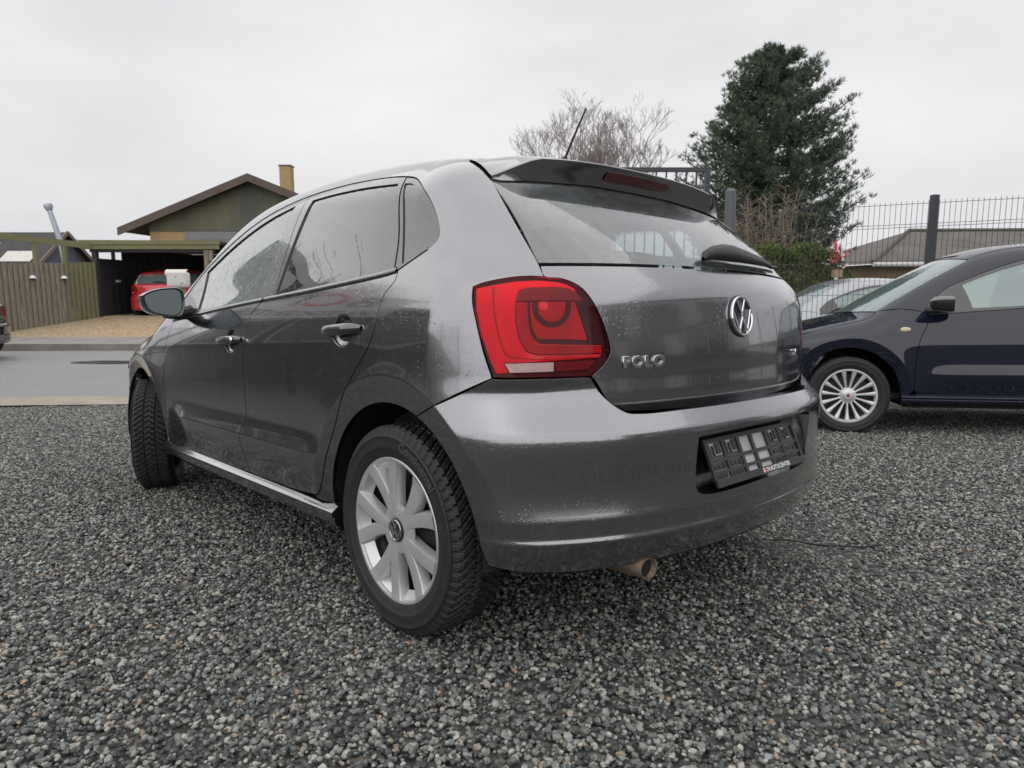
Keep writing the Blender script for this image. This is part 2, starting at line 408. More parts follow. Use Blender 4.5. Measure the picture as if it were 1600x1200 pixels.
class Body:
    def __init__(s,P):
        s.P=P;s.side=nspline(P['side_z'],P['side_y']);s.xr=nspline(P['xr_z'],P['xr_x']);s.bow=nspline(P['bow_z'],P['bow'])
        s.xb=tab(P['xb_z'],P['xb_x'],P['xu_z'],P['xu_x']);s.roof=nspline(P['roof_x'],P['roof_z'])
    def belt(s,x): return 1.017-.052*x
    def yside(s,x,z,flare=True):
        P=s.P
        zz=z-(s.belt(x)-.975)*sstep(.62,.93,z)
        y=s.side(zz)
        # crest on doors
        fade=sstep(.30,.55,x)*(1-sstep(1.70,1.98,x))
        zc=.462
        up=np.clip(1-(z-zc)/.078,0,1);dn=np.clip(1-(zc-z)/.16,0,1)
        b=np.where(z>zc,up*up*(1.6-.6*up),dn*dn*(3-2*dn))
        y=y+P.get('crest',.021)*fade*b
        for hx,hz,rx,rz in P.get('bowls',()):
            d=np.hypot((x-hx)/rx,(z-hz)/rz);y=y-.015*sstep(1.0,.62,d)
        # plan taper
        q=np.clip((.30-x)/.90,0,None)
        low=P['tr'][0];hi=P['tr'][1]
        y=y-(low+(hi-low)*sstep(.85,1.25,z))*q**2.4
        qf=np.clip((x-2.0)/1.1,0,None)
        y=y-(P['tf'][0]+P['tf'][1]*(z-.5))*qf**2.6
        # front door concave etc: none
        if flare:
            for cx in (0.,2.47):
                dx=x-cx
                R=.445+.035*sstep(.1,.45,-dx if cx==0 else dx)*sstep(.65,.35,z) if False else .445
                r=np.hypot(dx,(z-.2917))
                inn=.007-.017*np.clip((R-r)/.078,0,1.2)
                out=.007*np.exp(-np.clip(r-R,0,None)/.05)
                bb=np.where(r<R,inn,out)
                y=y+bb*sstep(.30,.36,r)
        return y
    def ztop(s,x,y):
        P=s.P;x0,z0,x1,z1=P['ws']
        roof=s.roof(x)-P['roofbow']*y*y
        t=(x-x0)/(x1-x0)
        ws=z0+(z1-z0)*t+.09*t*(1-t)*1.0-.22*y*y
        h0,h1=P['hood'];th=(x-2.40)/.8
        hood=h0+(h1-h0)*th-.07*np.clip(th,0,None)**3-P['hbow']*y*y
        return smaxk(smink(roof,ws,.05),hood,.02)
    def rearx(s,y,z): return s.xr(z)+s.bow(z)*y*y+.25*np.abs(y)**5+.75*np.clip(.674-z,0,.05)-.007*sstep(.75,.68,z)*s.P.get('kick',1)
    def bumpx(s,y,z): return s.xb(z)+s.P['bb'][0]*y*y+s.P['bb'][1]*np.abs(y)**5
    def rr(s,z):
        a,b,c=s.P['rrear'];return a+(b-a)*sstep(.55,.85,z)+(c-b)*sstep(.95,1.2,z)
    def F(s,p,flare=True,mode='body'):
        P=s.P;x,y,z=p[...,0],p[...,1],p[...,2];ay=np.abs(y)
        a=(ay-s.yside(x,z,flare))*.97
        if mode=='body': b=(s.rearx(y,z)-x)*(1-.28*sstep(.97,1.05,z))
        else:
            w=sstep(.695,.75,z);b=s.bumpx(y,z)*(1-w)+s.rearx(y,z)*w-x
        ab=fmax(a,b,s.rr(z))
        fr=(x-(P['front'][0]-P['front'][1]*y*y-P['front'][2]*ay**5-P['front'][3]*np.clip(z-.55,0,1)-P['front'][4]*np.clip(z-.55,0,1)**2-.3*np.clip(.4-z,0,1)))
        ab=fmax(ab,fr,.18)
        c=(z-s.ztop(x,y))
        sl=sstep(1.6,1.8,x)*(1-sstep(2.35,2.5,x))
        c=c*(1-.13*sl)
        return fmax(ab,c,s.P['rside'])
# ================================================================ the grey hatchback
paint('grey_paint', (.255, .249, .264), metal=.97, rough=.17, wet=.24)
paint('gloss_black', (.014, .014, .016), metal=0, rough=.2, wet=.4)
simple('black_plastic', (.018, .018, .019), .45, bumpk=.15, bscale=400)
simple('matt_black', (.008, .008, .008), .85)
simple('rubber_seal', (.012, .012, .013), .5)
glass('window_tint', (.72, .79, .82), .22, .07, .71, hcol=(.62, .70, .72))
glass('window_green', (.74, .97, .90), .24, .13, .71, hcol=(.55, .85, .76))
glass('rear_glass', (.86, .95, .95), .32, .17, .80, hcol=(.72, .80, .82))
simple('interior_dark', (.035, .036, .040), .8, var=.2, vscale=20)
simple('seat_cloth', (.05, .052, .058), .9, var=.3, vscale=60)
simple('headlining', (.55, .55, .53), .9)
simple('chrome', (.75, .76, .78), .08, 1.0)
simple('emblem_dark', (.03, .032, .04), .25, .3)
simple('tyre_rubber', (.017, .017, .018), .62, var=.35, vscale=30, bumpk=.12, bscale=300)
simple('cover_silver', (.60, .61, .62), .32, .55, var=.06, vscale=12)
simple('steel_dark', (.05, .045, .042), .6, .6, var=.4, vscale=30)
simple('exhaust_metal', (.19, .145, .11), .55, .45, var=.55, vscale=35, bumpk=.3, bscale=80)
simple('mirror_silver', (.075, .085, .09), .03, 1.0)
def lampmat(name, col, rough=.25, em=0.):
    m, t = mat(name); b = bsdf(t, col, rough, 0, Coat_Weight=.0, Specular_IOR_Level=.12)
    v = coords(t); wv = N(t, 'ShaderNodeTexWave', wave_type='BANDS', bands_direction='Z'); wv.inputs['Scale'].default_value = 70; t.links.new(v, wv.inputs[0])
    w2 = N(t, 'ShaderNodeTexWave', wave_type='BANDS', bands_direction='DIAGONAL'); w2.inputs['Scale'].default_value = 55; t.links.new(v, w2.inputs[0])
    t.links.new(bump(t, mth(t, 'ADD', wv.outputs['Fac'], w2.outputs['Fac']), .22, .002), b.inputs['Normal'])
    t.links.new(ramp(t, noise(t, coords(t, (1, 1, .5)), 22, 3), [(.30, tuple(c * .8 for c in col)), (.6, col)]), b.inputs['Base Color']); return m
lampmat('lamp_bright', (1., .004, .022)); lampmat('lamp_mid', (.56, .004, .012)); lampmat('lamp_top', (.26, .014, .02)); lampmat('lamp_dark', (.06, .004, .008))
lampmat('lamp_rim', (.10, .004, .008)); lampmat('lamp_centre', (.62, .006, .014)); lampmat('lamp_line', (.95, .05, .06)); lampmat('lamp_white', (.80, .62, .60), .15)
m_, t_ = mat('lamp_lens'); o_ = N(t_, 'ShaderNodeOutputMaterial'); tr_ = N(t_, 'ShaderNodeBsdfTransparent'); tr_.inputs[0].default_value = (1., .94, .94, 1)
gl_ = N(t_, 'ShaderNodeBsdfGlossy'); gl_.inputs['Roughness'].default_value = .02; fr_ = N(t_, 'ShaderNodeFresnel'); fr_.inputs[0].default_value = 1.28; mx_ = N(t_, 'ShaderNodeMixShader')
t_.links.new(fr_.outputs[0], mx_.inputs[0]); t_.links.new(tr_.outputs[0], mx_.inputs[1]); t_.links.new(gl_.outputs[0], mx_.inputs[2]); t_.links.new(mx_.outputs[0], o_.inputs[0])
LAMP={
 'bright':[(-0.3275, 0.7703, 0.9627), (-0.3642, 0.7462, 0.9702), (-0.405, 0.711, 0.978), (-0.4427, 0.6701, 0.9801), (-0.4698, 0.6316, 0.9761), (-0.4826, 0.6114, 0.9703), (-0.4943, 0.5966, 0.9597), (-0.506, 0.5889, 0.9305), (-0.4175, 0.7233, 0.9302), (-0.4218, 0.7281, 0.8787), (-0.4305, 0.7243, 0.8375), (-0.4446, 0.7128, 0.8076), (-0.4627, 0.692, 0.7992), (-0.5359, 0.5417, 0.7987), (-0.5332, 0.5494, 0.7907), (-0.5093, 0.6071, 0.7877), (-0.4756, 0.6726, 0.7849), (-0.4039, 0.7507, 0.7815), (-0.4118, 0.7458, 0.7585), (-0.3893, 0.7628, 0.7562), (-0.3764, 0.7694, 0.7873), (-0.3553, 0.7776, 0.8473), (-0.3379, 0.7799, 0.9123)],
 'innerL':[(-0.4187, 0.7229, 0.9279), (-0.4395, 0.703, 0.9276), (-0.4448, 0.7056, 0.8784), (-0.4528, 0.7011, 0.8372), (-0.4661, 0.6854, 0.8254), (-0.5354, 0.5411, 0.8199), (-0.5366, 0.5396, 0.8015), (-0.4654, 0.6882, 0.8014), (-0.4477, 0.7093, 0.8087), (-0.434, 0.7213, 0.8329), (-0.4242, 0.7266, 0.8741)],
 'top':[(-0.4188, 0.7115, 0.9578), (-0.4338, 0.694, 0.9629), (-0.4742, 0.6363, 0.9642), (-0.4889, 0.6079, 0.9608), (-0.4984, 0.5943, 0.9515), (-0.5079, 0.5834, 0.9323), (-0.4808, 0.6435, 0.9305), (-0.4195, 0.7214, 0.9309), (-0.4175, 0.7201, 0.9406)],
 'centre':[(-0.4434, 0.6989, 0.9275), (-0.4502, 0.6911, 0.9274), (-0.5013, 0.6011, 0.927), (-0.5102, 0.5904, 0.8863), (-0.5205, 0.5775, 0.8337), (-0.5029, 0.617, 0.8368), (-0.4614, 0.6903, 0.8381), (-0.4525, 0.699, 0.86), (-0.447, 0.7012, 0.892)],
 'dark':[(-0.5018, 0.5999, 0.927), (-0.511, 0.577, 0.9293), (-0.5185, 0.5644, 0.9094), (-0.5299, 0.5455, 0.8671), (-0.5377, 0.5329, 0.8292), (-0.5408, 0.5274, 0.8054), (-0.5377, 0.5366, 0.8009), (-0.5358, 0.5398, 0.8199), (-0.5224, 0.5745, 0.8231), (-0.5209, 0.5763, 0.8336), (-0.5112, 0.588, 0.8863)],
 'ring':[(-0.4467, 0.6947, 0.929), (-0.4484, 0.6959, 0.9148), (-0.4493, 0.6962, 0.9081), (-0.4506, 0.6956, 0.9014), (-0.4525, 0.6943, 0.895), (-0.4549, 0.6922, 0.8891), (-0.4578, 0.6894, 0.8836), (-0.4609, 0.6859, 0.8787), (-0.4644, 0.6818, 0.8746), (-0.4679, 0.6771, 0.8713), (-0.4715, 0.6718, 0.8688), (-0.4751, 0.6661, 0.8673), (-0.4785, 0.66, 0.8668), (-0.4819, 0.6537, 0.8672), (-0.485, 0.6475, 0.8685), (-0.4879, 0.6414, 0.8708), (-0.4906, 0.6356, 0.874), (-0.4929, 0.6301, 0.8781), (-0.4948, 0.6251, 0.8829), (-0.4964, 0.6208, 0.8883), (-0.4975, 0.6172, 0.8943), (-0.4982, 0.6144, 0.9007), (-0.4985, 0.6126, 0.9074), (-0.4983, 0.6116, 0.9143), (-0.4972, 0.6097, 0.9286), (-0.4916, 0.622, 0.9286), (-0.4925, 0.624, 0.9143), (-0.4926, 0.6247, 0.9093), (-0.4924, 0.6261, 0.9044), (-0.4919, 0.6281, 0.8998), (-0.491, 0.6307, 0.8954), (-0.4898, 0.6338, 0.8914), (-0.4884, 0.6374, 0.8879), (-0.4867, 0.6413, 0.8849), (-0.4847, 0.6456, 0.8826), (-0.4826, 0.65, 0.8809), (-0.4802, 0.6545, 0.8799), (-0.4778, 0.6591, 0.8796), (-0.4753, 0.6636, 0.88), (-0.4728, 0.6678, 0.8811), (-0.4702, 0.6718, 0.8829), (-0.4677, 0.6753, 0.8853), (-0.4652, 0.6784, 0.8883), (-0.463, 0.6811, 0.8919), (-0.461, 0.6832, 0.8959), (-0.4594, 0.6848, 0.9002), (-0.458, 0.6858, 0.9049), (-0.4571, 0.6863, 0.9098), (-0.4565, 0.6862, 0.9147), (-0.4551, 0.6847, 0.9289)],
 'disc':[(-0.4559, 0.6838, 0.9284), (-0.4574, 0.6852, 0.9136), (-0.458, 0.6853, 0.9089), (-0.4589, 0.6848, 0.9043), (-0.4601, 0.6838, 0.8999), (-0.4617, 0.6823, 0.8957), (-0.4636, 0.6802, 0.8919), (-0.4657, 0.6777, 0.8886), (-0.4681, 0.6746, 0.8857), (-0.4705, 0.6712, 0.8834), (-0.4729, 0.6674, 0.8817), (-0.4754, 0.6634, 0.8807), (-0.4778, 0.6591, 0.8803), (-0.4801, 0.6547, 0.8806), (-0.4823, 0.6503, 0.8815), (-0.4844, 0.6461, 0.8831), (-0.4863, 0.642, 0.8854), (-0.4879, 0.6382, 0.8882), (-0.4893, 0.6348, 0.8915), (-0.4905, 0.6318, 0.8952), (-0.4913, 0.6293, 0.8994), (-0.4918, 0.6274, 0.9038), (-0.492, 0.6261, 0.9084), (-0.4919, 0.6255, 0.9132), (-0.491, 0.6234, 0.9282)],
 'line':[(-0.4647, 0.6872, 0.8266), (-0.5358, 0.5398, 0.8204), (-0.5359, 0.5399, 0.8185), (-0.4648, 0.6873, 0.8239), (-0.4559, 0.6978, 0.8325), (-0.4516, 0.7014, 0.8486), (-0.4523, 0.7005, 0.8486), (-0.457, 0.6963, 0.8343)],
 'line2':[(-0.4463, 0.7112, 0.8041), (-0.4627, 0.692, 0.7992), (-0.5341, 0.5468, 0.7972), (-0.5341, 0.5468, 0.7923), (-0.504, 0.6185, 0.7904), (-0.4628, 0.6922, 0.79), (-0.4465, 0.7116, 0.7927)],
 'seam':[(-0.3634, 0.7493, 0.9651), (-0.3687, 0.7456, 0.9658), (-0.3754, 0.7542, 0.9323), (-0.382, 0.7564, 0.8977), (-0.3941, 0.7531, 0.847), (-0.4053, 0.7477, 0.8103), (-0.4145, 0.7413, 0.7983), (-0.4353, 0.7231, 0.794), (-0.4757, 0.6726, 0.7903), (-0.4757, 0.6726, 0.7879), (-0.4337, 0.7248, 0.7912), (-0.4119, 0.7436, 0.7953), (-0.4012, 0.7508, 0.8091), (-0.3899, 0.7562, 0.8459), (-0.378, 0.759, 0.8977), (-0.3721, 0.7563, 0.9324)],
 'bulb':[(-0.458, 0.6835, 0.9181), (-0.4591, 0.6829, 0.9133), (-0.4614, 0.6806, 0.9095), (-0.4643, 0.6768, 0.9073), (-0.4674, 0.6723, 0.9073), (-0.4699, 0.668, 0.9094), (-0.4714, 0.6648, 0.9132), (-0.4718, 0.6634, 0.9179), (-0.4707, 0.664, 0.9227), (-0.4686, 0.6665, 0.9266), (-0.4657, 0.6703, 0.9287), (-0.4626, 0.6748, 0.9288), (-0.46, 0.6789, 0.9267), (-0.4583, 0.682, 0.9229)],
 'rev':[(-0.4058, 0.7493, 0.7804), (-0.4836, 0.6583, 0.7822), (-0.483, 0.6579, 0.7597), (-0.4163, 0.7421, 0.7583)],
 'rev2':[(-0.4847, 0.6562, 0.7824), (-0.5288, 0.5605, 0.784), (-0.5293, 0.5593, 0.7816), (-0.52, 0.5807, 0.7618), (-0.4841, 0.6557, 0.7597)],
 'outline':[(-0.3206, 0.7715, 0.9672), (-0.3281, 0.7805, 0.9327), (-0.3445, 0.7811, 0.8783), (-0.3631, 0.7758, 0.8088), (-0.3843, 0.7668, 0.7465), (-0.4704, 0.6786, 0.7462), (-0.5233, 0.5703, 0.7453), (-0.534, 0.5455, 0.7665), (-0.5431, 0.521, 0.8005), (-0.5414, 0.5226, 0.8274), (-0.5312, 0.5373, 0.8827), (-0.5182, 0.5581, 0.9297), (-0.4976, 0.5817, 0.9658), (-0.4736, 0.613, 0.983), (-0.4481, 0.6525, 0.9892), (-0.417, 0.6881, 0.9911), (-0.3723, 0.7314, 0.9844), (-0.3347, 0.7608, 0.9746)]}
BD = Body(POLO_P)
FB = lambda p: BD.F(p)
FU = lambda p: BD.F(p, mode='b')
SIDE, REAR, TOP, CYL, CYLF = PSide(), PRear(), PTop(), PCyl(), PCyl(2.35, .65, -1)
def onside(xz, F=FB):
    q = np.asarray(xz, float); n = len(q)
    return solve(F, np.stack([q[:, 0], np.full(n, 1.3), q[:, 1]], 1), np.tile([0., -1, 0], (n, 1)), 1.25)
def s2(xz): return SIDE.to2(onside(xz))                       # side outline (x, z) -> skin chart
CAR_M = Matrix(((-.67809, -.7349, -.01122, .265), (.73354, -.67763, .0523, 2.4118), (-.04603, .02724, .99857, -.1233), (0, 0, 0, 1)))
car = empty('hatchback_car'); car.matrix_world = CAR_M
tag(car, 'wet dark grey five-door hatchback with POLO lettering parked on gravel', 'car')
G = 'grey_paint'
# --- outlines on the left flank, (x, z)
ARC = lambda cx, a0, a1, n=24, r=.3684: [(cx + r * math.cos(R(a0 + (a1 - a0) * i / n)), .2917 + r * math.sin(R(a0 + (a1 - a0) * i / n))) for i in range(n + 1)]
belt = [(1.93, .908), (1.694, .926), (1.30, .950), (.954, .969), (.553, .988), (.334, .9995), (.06, 1.017), (-.006, 1.026)]
dlo_top = [(1.93, .985), (1.784, 1.110), (1.616, 1.186), (1.474, 1.243), (1.338, 1.288), (1.169, 1.331), (1.01, 1.354), (.852, 1.366), (.599, 1.366), (.427, 1.3565), (.25, 1.340), (.152, 1.325), (.088, 1.309), (.033, 1.281), (-.036, 1.231), (-.087, 1.183), (-.126, 1.137), (-.140, 1.114), (-.138, 1.098), (-.118, 1.081), (-.05, 1.049), (-.006, 1.026)]
d_mid = [(.885, .972), (.934, .946), (.966, .919), (.979, .88), (.986, .832), (.994, .78), (.997, .682), (.997, .608), (1.0, .531), (1.02, .49), (1.036, .462), (1.043, .42), (1.035, .345), (1.022, .303)]
d_rear = [(-.006, 1.026), (-.008, 1.00), (.031, .957), (.057, .857), (.086, .814), (.160, .741), (.235, .660), (.296, .573), (.356, .484), (.401, .389), (.425, .345), (.442, .325), (.475, .314)]
d_front = [(1.93, .908), (1.932, .857), (1.946, .823), (1.985, .726), (2.006, .60), (2.016, .434), (2.012, .34), (1.995, .303)]
# --- flank: rail, rear pillar and quarter in one pressing
roofseam = [(-.051, .516), (.1, .524), (.5, .53), (1.0, .53), (1.4, .535), (1.60, .548)]
def ontop(xy):
    q = np.asarray(xy, float); n = len(q); return solve(FB, np.stack([q[:, 0], q[:, 1], np.full(n, 1.8)], 1), np.tile([0., 0, -1], (n, 1)), 1.3)
apil = [(1.60, .548), (1.80, .588), (2.05, .632), (2.26, .662)]
lam3 = np.array(LAMP['outline'])
hside = np.array([(-.448, .652, .989), (-.420, .645, 1.024), (-.306, .620, 1.149), (-.166, .581, 1.284), (-.109, .561, 1.329), (-.066, .533, 1.353), (-.051, .516, 1.362)])
S2 = SIDE.to2
flank = loop(S2(ontop(catmull(roofseam, .02))), S2(ontop(catmull(apil, .02))),
             np.vstack([S2(ontop([(2.26, .662)])), s2([(2.10, .955), (1.955, .925), (1.93, .908), (1.93, .985)])]),
             s2(catmull(dlo_top, .012)), s2(catmull(d_rear, .012)), s2([(.475, .314), (.40, .302), (.3666, .3)]),
             s2(ARC(0, 2, 111)), s2([(-.132, .6341), (-.149, .6415), (-.245, .6775), (-.324, .7155), (-.384, .7450)]),
             S2(lam3[[4, 3, 2, 1, 0]]), S2(lam3[[0, 17, 16, 15, 14]]), S2(hside), ds=.012)
def flare_pts(cx, a0, a1):
    o_ = []
    for r_, dn in ((.445, .007), (.4445, .007), (.452, .012), (.437, .012)):
        o_ += [(cx + r_ * math.cos(R(a)), .2917 + r_ * math.sin(R(a))) for a in np.arange(a0, a1, math.degrees(dn / r_))]
    return np.array(o_)
def bowl_pts():
    o_ = []
    for hx, hz, rx, rz in POLO_P['bowls']:
        for f_ in (1.05, 1., .92, .84, .76, .68, .6, .45): o_ += [(hx + rx * f_ * math.cos(a), hz + rz * f_ * math.sin(a)) for a in np.linspace(0, 2 * math.pi, int(44 * f_) + 6)[:-1]]
    return np.array(o_)
def crest_pts(): return np.array([(x, .462 + d) for d in (-.012, -.004, 0., .004, .012) for x in np.arange(.3, 2.0, .012)])
DX = np.vstack([s2(bowl_pts()), s2(crest_pts())])
side_l, side_r = panel('side_panel', FB, SIDE, flank, G, car, ds=.016, gap=.0018, sides=(1, -1), flange=.018, extra=s2(flare_pts(0, -5, 178)))
# --- doors
fd = loop(s2(catmull(belt[:5], .012)[:]) if False else s2(catmull([(1.93, .908), (1.694, .926), (1.30, .950), (1.05, .9645), (.885, .972)], .012)), s2(catmull(d_mid, .012)), s2([(1.022, .303), (1.4, .3), (1.7, .299), (1.995, .303)]), s2(catmull(d_front[::-1], .012)), ds=.012)
fdl, fdr = panel('front_door', FB, SIDE, fd, G, car, ds=.013, sides=(1, -1), extra=DX)
rd = loop(s2(catmull([(.885, .972), (.553, .988), (.334, .9995), (.06, 1.017), (-.006, 1.026)], .012)), s2(catmull(d_rear, .012)), s2([(.475, .314), (.6, .305), (.8, .303), (1.022, .303)]), s2(catmull(d_mid[::-1], .012)), ds=.012)
rdl, rdr = panel('rear_door', FB, SIDE, rd, G, car, ds=.013, sides=(1, -1), extra=np.vstack([DX, s2(flare_pts(0, -5, 80))]))
# --- window surrounds (gloss black), panes and belt strips; panes sit a little below the skin
fg = [s2(catmull(c, .012)) for c in ([(1.63, .955), (1.648, 1.03), (1.684, 1.130)], [(1.684, 1.130), (1.453, 1.222), (1.276, 1.275), (1.105, 1.312), (.915, 1.337)], [(.915, 1.337), (.935, 1.218), (.952, 1.09), (.95, .985)], [(.95, .985), (1.3, .968), (1.63, .955)])]
rg = [s2(catmull(c, .012)) for c in ([(.80, .994), (.803, 1.073), (.79, 1.21), (.767, 1.338)], [(.767, 1.338), (.607, 1.336), (.38, 1.324), (.172, 1.304)], [(.172, 1.304), (.129, 1.225), (.078, 1.125), (.044, 1.035)], [(.044, 1.035), (.334, 1.014), (.60, 1.002), (.80, .994)])]
qg = [s2(catmull(c, .01)) for c in ([(-.004, 1.05), (.036, 1.125), (.087, 1.225), (.131, 1.299)], [(.131, 1.299), (.096, 1.293), (.061, 1.278), (.002, 1.232), (-.078, 1.158), (-.118, 1.112), (-.121, 1.094), (-.105, 1.080), (-.049, 1.052), (-.004, 1.047)])]
FG, RG, QG = loop(*fg, ds=.012), loop(*rg, ds=.012), loop(*qg, ds=.01)
split = [(.828, 1.3665), (.835, 1.22), (.83, 1.08), (.812, .976)]
ff = loop(s2(catmull([(1.93, .914), (1.93, .985)], .012)), s2(catmull(dlo_top[:8] + [(.828, 1.3665)], .012)), s2(catmull(split, .012)), s2(catmull([(.812, .976), (1.05, .967), (1.3, .955), (1.694, .931), (1.93, .914)], .012)), ds=.012)
k_ = [p for p in dlo_top if p[0] < .83]
rf = loop(s2(catmull(split[::-1], .012)), s2(catmull([(.828, 1.3665)] + [p for p in k_ if p[0] > .15], .012)), s2(catmull([(.152, 1.325), (.108, 1.225), (.057, 1.125), (.02, 1.026)], .012)), s2(catmull([(.02, 1.026), (.334, 1.003), (.553, .992), (.812, .976)], .012)), ds=.012)
qf = loop(s2(catmull([(.02, 1.026), (.057, 1.125), (.108, 1.225), (.152, 1.325)], .012)), s2(catmull([(.152, 1.325)] + [p for p in k_ if p[0] < .15], .012)), s2([(-.006, 1.026), (.02, 1.026)]), ds=.01)
for nm, ol, ho, par, off in (('window_frame', ff, FG, (fdl, fdr), .003), ('window_frame', rf, RG, (rdl, rdr), .003), ('window_frame', qf, QG, (side_l, side_r), .0045)):
    panel(nm, FB, SIDE, ol, 'gloss_black', par, ds=.016, off=off, gap=.0025, holes=[ho], sides=(1, -1), flange=.02)
for ol, par, m in ((FG, (fdl, fdr), 'window_green'), (RG, (rdl, rdr), 'window_tint'), (QG, (side_l, side_r), 'window_tint')):
    panel('window_pane', FB, SIDE, ol, m, par, ds=.03, off=.009, gap=-.006, sides=(1, -1), flange=0)
def strip(pts, wdt, hgt, m, nm, par, F=FB, sides=(1, -1), sink=.0):
    """half-round moulding laid along a flank line (x, z)"""
    p = onside(catmull(pts, .015), F); n = grad(F, p); d = np.gradient(p, axis=0); d /= np.linalg.norm(d, axis=1, keepdims=True); u = np.cross(n, d); u *= np.sign(u[:, 2:3])
    prof = [(-.5, -.6), (-.5, .3), (-.3, .9), (0, 1.), (.3, .9), (.5, .3), (.5, -.6)]
    g = np.stack([p + u * a * wdt + n * (b * hgt - sink) for a, b in prof], 1); r_ = []
    for s_, pa in zip(sides, par):
        mb = MB(); mb.grid(g * [1, s_, 1]); r_.append(mb.build(nm, m, pa, True, 60))
    return r_
strip([(1.93, .911), (1.694, .928), (1.30, .9525), (1.05, .9665), (.892, .9745)], .019, .005, 'gloss_black', 'belt_strip', (fdl, fdr))
strip([(.880, .975), (.553, .9905), (.334, 1.0025), (.06, 1.0205), (.002, 1.0275)], .019, .005, 'gloss_black', 'belt_strip', (rdl, rdr))
strip([(-.004, 1.030), (-.05, 1.0505), (-.11, 1.078)], .010, .003, 'gloss_black', 'belt_strip', (side_l, side_r))
# --- front wing, bonnet, screen, roof
wing = loop(s2(catmull(d_front[:-1], .012)), s2([(2.012, .34), (2.06, .30), (2.102, .30)]), s2(ARC(2.47, 178, 42, 24)), s2([(2.744, .538), (2.80, .60), (2.86, .68)]),
            S2(ontop(catmull([(2.87, .715), (2.7, .718), (2.45, .715), (2.28, .69), (2.26, .662)], .02))), s2([(2.10, .955), (1.955, .925), (1.93, .908)]), ds=.012)
panel('front_wing', FB, SIDE, wing, G, car, ds=.018, sides=(1, -1), flange=.03, extra=s2(flare_pts(2.47, 0, 185)))
def sym(pts):  # (x, y>0) open curve to both sides
    a = catmull(pts, .02); return a, a[::-1] * [1, -1]
rl, rr_ = sym(roofseam)
rear_e = np.array([(-.015 - .135 * y * y, y) for y in np.linspace(-.516, .516, 30)])
fr_e = np.array([(1.66 - .2 * y * y, y) for y in np.linspace(.548, -.548, 30)])
panel('roof', FB, TOP, loop(rear_e, rl, fr_e, rr_, ds=.015), G, car, ds=.03)
al, ar = sym(apil)
ba_e = np.array([(2.40 - .32 * y * y, y) for y in np.linspace(.662, -.662, 30)])
panel('windscreen', FB, TOP, loop(fr_e[::-1], al, ba_e, ar, ds=.015), 'window_green', car, ds=.04, off=.004, gap=.004, flange=0)
hl_, hr_ = sym([(2.26, .662), (2.28, .69), (2.45, .715), (2.7, .718), (2.87, .70)])
fe = np.array([(3.08 - .43 * y * y, y) for y in np.linspace(.70, -.70, 30)])
panel('bonnet', FB, TOP, loop(ba_e[::-1] + [.012, 0], hl_, fe, hr_, ds=.015), G, car, ds=.035)
# --- front bumper with lamps (facing away)
fz = loop(np.array([(-.95, .30), (.95, .30)]) * [.75, 1], np.array([(.7125, .30), (.72, .45), (.80, .62)]), np.array([(.80, .62), (.62, .66), (.0, .70), (-.62, .66), (-.80, .62)]), np.array([(-.80, .62), (-.72, .45), (-.7125, .30)]), ds=.02)
fbp = panel('front_bumper', FB, CYLF, fz, G, car, ds=.03, flange=.03)
for s_ in (1, -1):
    hz_ = loop(np.array([(.36 * s_, .62), (.66 * s_, .64)]), np.array([(.66 * s_, .64), (.62 * s_, .73), (.38 * s_, .70), (.36 * s_, .62)]), ds=.02)
    panel('headlamp', FB, CYLF, hz_, 'mirror_silver', car, ds=.03, off=-.003)
# --- tail lamps
AXN = np.array([-.68, .73, 0.]); AXS = np.array([.73, .68, 0.])
class PCor:
    def to2(s, p): return np.stack([p @ AXS, p[:, 2]], 1)
    def ray(s, q): n = len(q); return np.outer(q[:, 0], AXS) + np.outer(np.ones(n), AXN) * 1.5 + np.stack([np.zeros(n), np.zeros(n), q[:, 1]], 1), np.tile(-AXN, (n, 1)), 1.4
COR = PCor(); C2 = COR.to2
lo_ = loop(C2(lam3[[0, 1, 2, 3, 4]]), C2(lam3[[4, 5, 6]]), C2(lam3[[6, 7, 8]]), C2(lam3[8:15]), C2(lam3[[14, 15, 16, 17, 0]]), ds=.006)
tll, tlr = panel('tail_lamp', FB, COR, lo_, 'lamp_rim', car, ds=.012, off=.016, gap=.001, sides=(1, -1), flange=.02)
tll['label'] = tlr['label'] = 'red tail lamp with dark rim and clear reversing strip'
panel('lens', FB, COR, lo_, 'lamp_lens', (tll, tlr), ds=.010, off=-.002, gap=.0015, sides=(1, -1), flange=.014)
for k, m, off, nm in (('bright', 'lamp_bright', .009, 'reflector'), ('innerL', 'lamp_mid', .011, 'reflector'), ('top', 'lamp_top', .007, 'indicator'), ('centre', 'lamp_centre', .011, 'reflector'), ('dark', 'lamp_dark', .010, 'bezel'),
                      ('ring', 'lamp_rim', .006, 'lamp_ring'), ('disc', 'lamp_centre', .008, 'lamp_bowl'), ('seam', 'lamp_mid', .007, 'light_guide'), ('bulb', 'lamp_line', .006, 'bulb'), ('line', 'lamp_line', .006, 'light_bar'), ('line2', 'lamp_line', .006, 'light_bar'), ('rev', 'lamp_white', .007, 'reversing_lamp'), ('rev2', 'lamp_top', .007, 'fog_lamp')):
    P_ = C2(np.array(LAMP[k])); P_ = np.vstack([catmull(np.array([P_[i], P_[(i + 1) % len(P_)]]), .006)[:-1] for i in range(len(P_))])
    panel(nm, FB, COR, P_, m, (tll, tlr), ds=.009, off=off, gap=.0005, sides=(1, -1), flange=.006)
